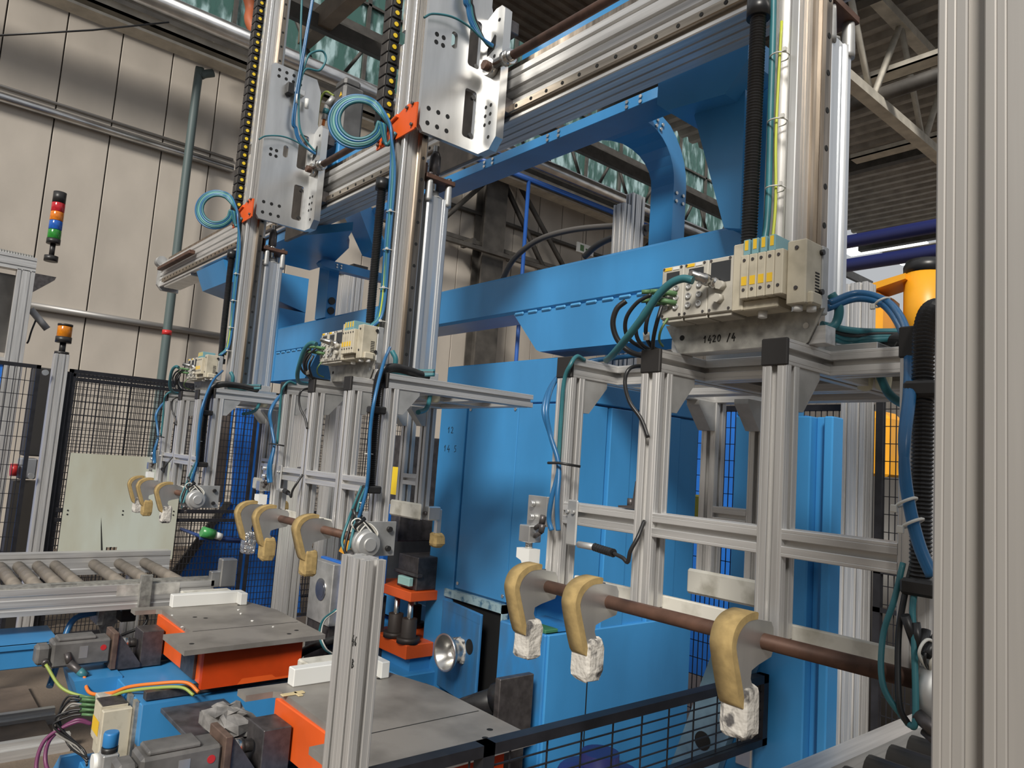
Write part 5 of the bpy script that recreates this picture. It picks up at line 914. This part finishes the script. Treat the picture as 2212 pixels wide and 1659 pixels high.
    # hoses behind the terminal
    if ui == 0:
        for i in range(2):
            o_ = i*1.0
            q_ = S('air_hose', MB().tube(spline([C_(1790-3*i,655+11*i,1.26),C_(1850,634+11*i,1.30),C_(1910-5*i,648+8*i,1.30),C_(1948-7*i,690+9*i,1.24),C_(1967-6*i,760,1.15),C_(1968-7*i,850,1.07),C_(1957-5*i,940,1.03),C_(1953+3*i,1020,1.02),C_(1964+4*i,1100,1.02),C_(1984+5*i,1180,1.02),C_(2012+5*i,1245,1.02)]), .0066, 10), bluec, ['outer','inner'][i]+' blue hose arching from the nearest valve terminal down beside the corrugated hose', 'hose', 'arched blue hoses')
            if i == 0:
                for px, py, Y_ in ((1905,653,1.295),(1958,1085,1.02),(1972,1130,1.02)): P('cable_tie', ring(MB(), C_(px,py,Y_), (.5,0,-.85), .013, .0022).cbox(C_(px,py,Y_)[0]-.014,C_(px,py,Y_)[0]-.006,Y_-.016,Y_-.01,C_(px,py,Y_)[2]-.014,C_(px,py,Y_)[2]-.004,.001), tie, q_)
    S('air_hose', lambda: MB().tube(spline([C_(1795,635,1.27),C_(1812,665,1.28),C_(1805,700,1.28),C_(1780,715,1.26)]), .0085, 10), teal, f'teal hose loop right behind the valve terminal of the {U}', 'hose', 'terminal hose loops', dx=DX, key='thl')
    for i in range(4):
        S('air_hose', lambda i=i: MB().tube(spline([C_(1775,700+8*i,1.27),C_(1830,712+9*i,1.32+.01*i),C_(1880,716+6*i,1.36),C_(1950,716+5*i,1.40)]), .006, 8), (teal,blackrub,teal,teal)[i], ['first','second','third','lowest'][i]+f' hose from the top running right under the arch of the {U}', 'hose', 'low terminal hoses', dx=DX, key=f'lth{i}')
    S('hose_loop', lambda: MB().tube(spline([C_(1902,815,1.42),C_(1920,850,1.40),C_(1950,872,1.36),C_(1990,880,1.30)]), .008, 8), teal, f'teal hose hanging under the top rails of the {U}', 'hose', 'hanging hoses', dx=DX, key='hlp')
    for i, px in enumerate((1868,1908)): S('silencer', lambda px=px: MB().lathe(C_(px,845,1.45),(0,0,1),[(0,.004),(.004,.013),(.02,.015),(.05,.015)],14), mat('ivory_plastic', (.62,.60,.45), .6), ['left','right'][i]+f' ivory silencer below the top rails of the {U}', 'silencer', 'ivory silencers', dx=DX, key=f'sil{i}')
    # cables on the carriage plate
    def B3(px, py, X=-2.135): p = at(px, py, 'X', X); return (p[0]+1.506, p[1], p[2])
    S('cable', lambda: MB().tube(spline([B3(916,38),B3(935,30),B3(975,36),B3(1010,55),B3(1040,82),B3(1066,105)]), .0042, 8), teal, f'thin teal cable bowed across the carriage plate of the {U}', 'cable', 'plate cables', dx=DX, key='plc0')
    for i in range(4 if ui < 2 else 2):
        S('cable', lambda i=i: MB().tube(spline([(-.625+.006*i,1.50,2.7),B3(1008+5*i,-60,-2.13),B3(1010+4*i,20),B3(1022+4*i,60),B3(1045+2*i,85+3*i),B3(1075,104+2*i,-2.11)]), .0062, 8), (bluec,bluec,teal,blackrub)[i], ['left blue','right blue','teal','black'][i]+f' cable entering the carriage plate opening of the {U}', 'cable', 'opening cables', dx=DX, key=f'plc{i+1}')
    # drive plugs
    for i in range(3): S('air_hose', lambda i=i: MB().tube(spline([(-.425+.012*i,1.09,-.10),(-.43+.012*i,1.075,-.15),(-.44+.02*i,1.065,-.20),(-.43+.02*i,1.045,-.26-.015*i),(-.40,1.05,-.30)]), .0042, 8), (teal,blackrub,teal)[i], ['left','middle','right'][i]+f' hose tail at the swing drive of the {U}', 'hose', 'drive hose tails', dx=DX, key=f'dht{i}')

hz = T('drain_hose', 'thick black hose bending beside the left sliding table', 'hose', at(640,1440,'Y',1.85))
P('hose', MB().tube(spline([at(x,y,'Y',Y_) for x, y, Y_ in ((740,1375,2.0),(690,1392,1.92),(648,1412,1.87),(624,1436,1.85),(634,1452,1.86),(690,1448,1.95))]), .022, 12), blackrub, hz)
for i in range(2): S('wire', MB().tube(spline([at(x+4*i,y,'Y',1.9) for x, y in ((725,1318),(698,1340),(690,1372),(700,1400),(715,1412))]), .007-.003*i, 8), (teal, tie)[i], ['teal hose loop left of the aluminium stand','thin pale wire loop left of the aluminium stand'][i], 'hose')
chip = mat('wood_chip', (.62,.50,.28), .8)
for k, (px, py) in enumerate(((625,1500),(640,1497),(636,1503))):
    a = at(px,py,'Z',-.888); S('wood_chip', MB().cbox(a[0]-.012,a[0]+.012,a[1]-.03+.02*k,a[1]+.03,-.89,-.885,.002), chip, ['left','right','middle'][k]+' pale wood chip on the front sliding table', 'wood chip', 'wood chips')
for k, (px, py) in enumerate(((372,1330),(520,1326),(515,1318),(545,1342),(393,1355),(590,1355))):
    a = at(px,py,'Z',-.889); S('white_crumb', lump((a[0],a[1],-.887), .006, .006, .003, 60+k, 6, 4, .3), cleanwhite, 'tiny white crumb lying on the left sliding table', 'crumb', 'white crumbs')

# small valve block on the farthest carriage plate
vb = T('valve_block', 'small black and silver valve block with fittings on the farthest carriage plate', 'valve', at(636,195,'X',-3.66))
def A3(px, py, X=-3.64): return at(px, py, 'X', X)
q0 = A3(632,193); P('body', MB().cbox(-3.668,-3.63,q0[1]-.03,q0[1]+.005,q0[2]-.03,q0[2]+.03,.003), blackpl, vb); P('manifold', MB().cbox(-3.668,-3.635,q0[1]+.005,q0[1]+.07,q0[2]-.012,q0[2]+.018,.003), aluP, vb)
for k, (px, py) in enumerate(((640,212),(663,222))): P('fitting', MB().cyl(A3(px,py-8), A3(px-1,py+12), .011, 10), cleanwhite, vb)
S('cable', MB().tube(spline([A3(655,-60),A3(650,60),A3(652,150),A3(668,118),A3(695,110),A3(704,128),A3(690,152),A3(660,150),A3(648,185),A3(645,240),A3(650,285),A3(672,318),A3(690,332,-3.62)]), .006, 8), teal, 'teal cable with one loop beside the farthest carriage plate', 'cable')
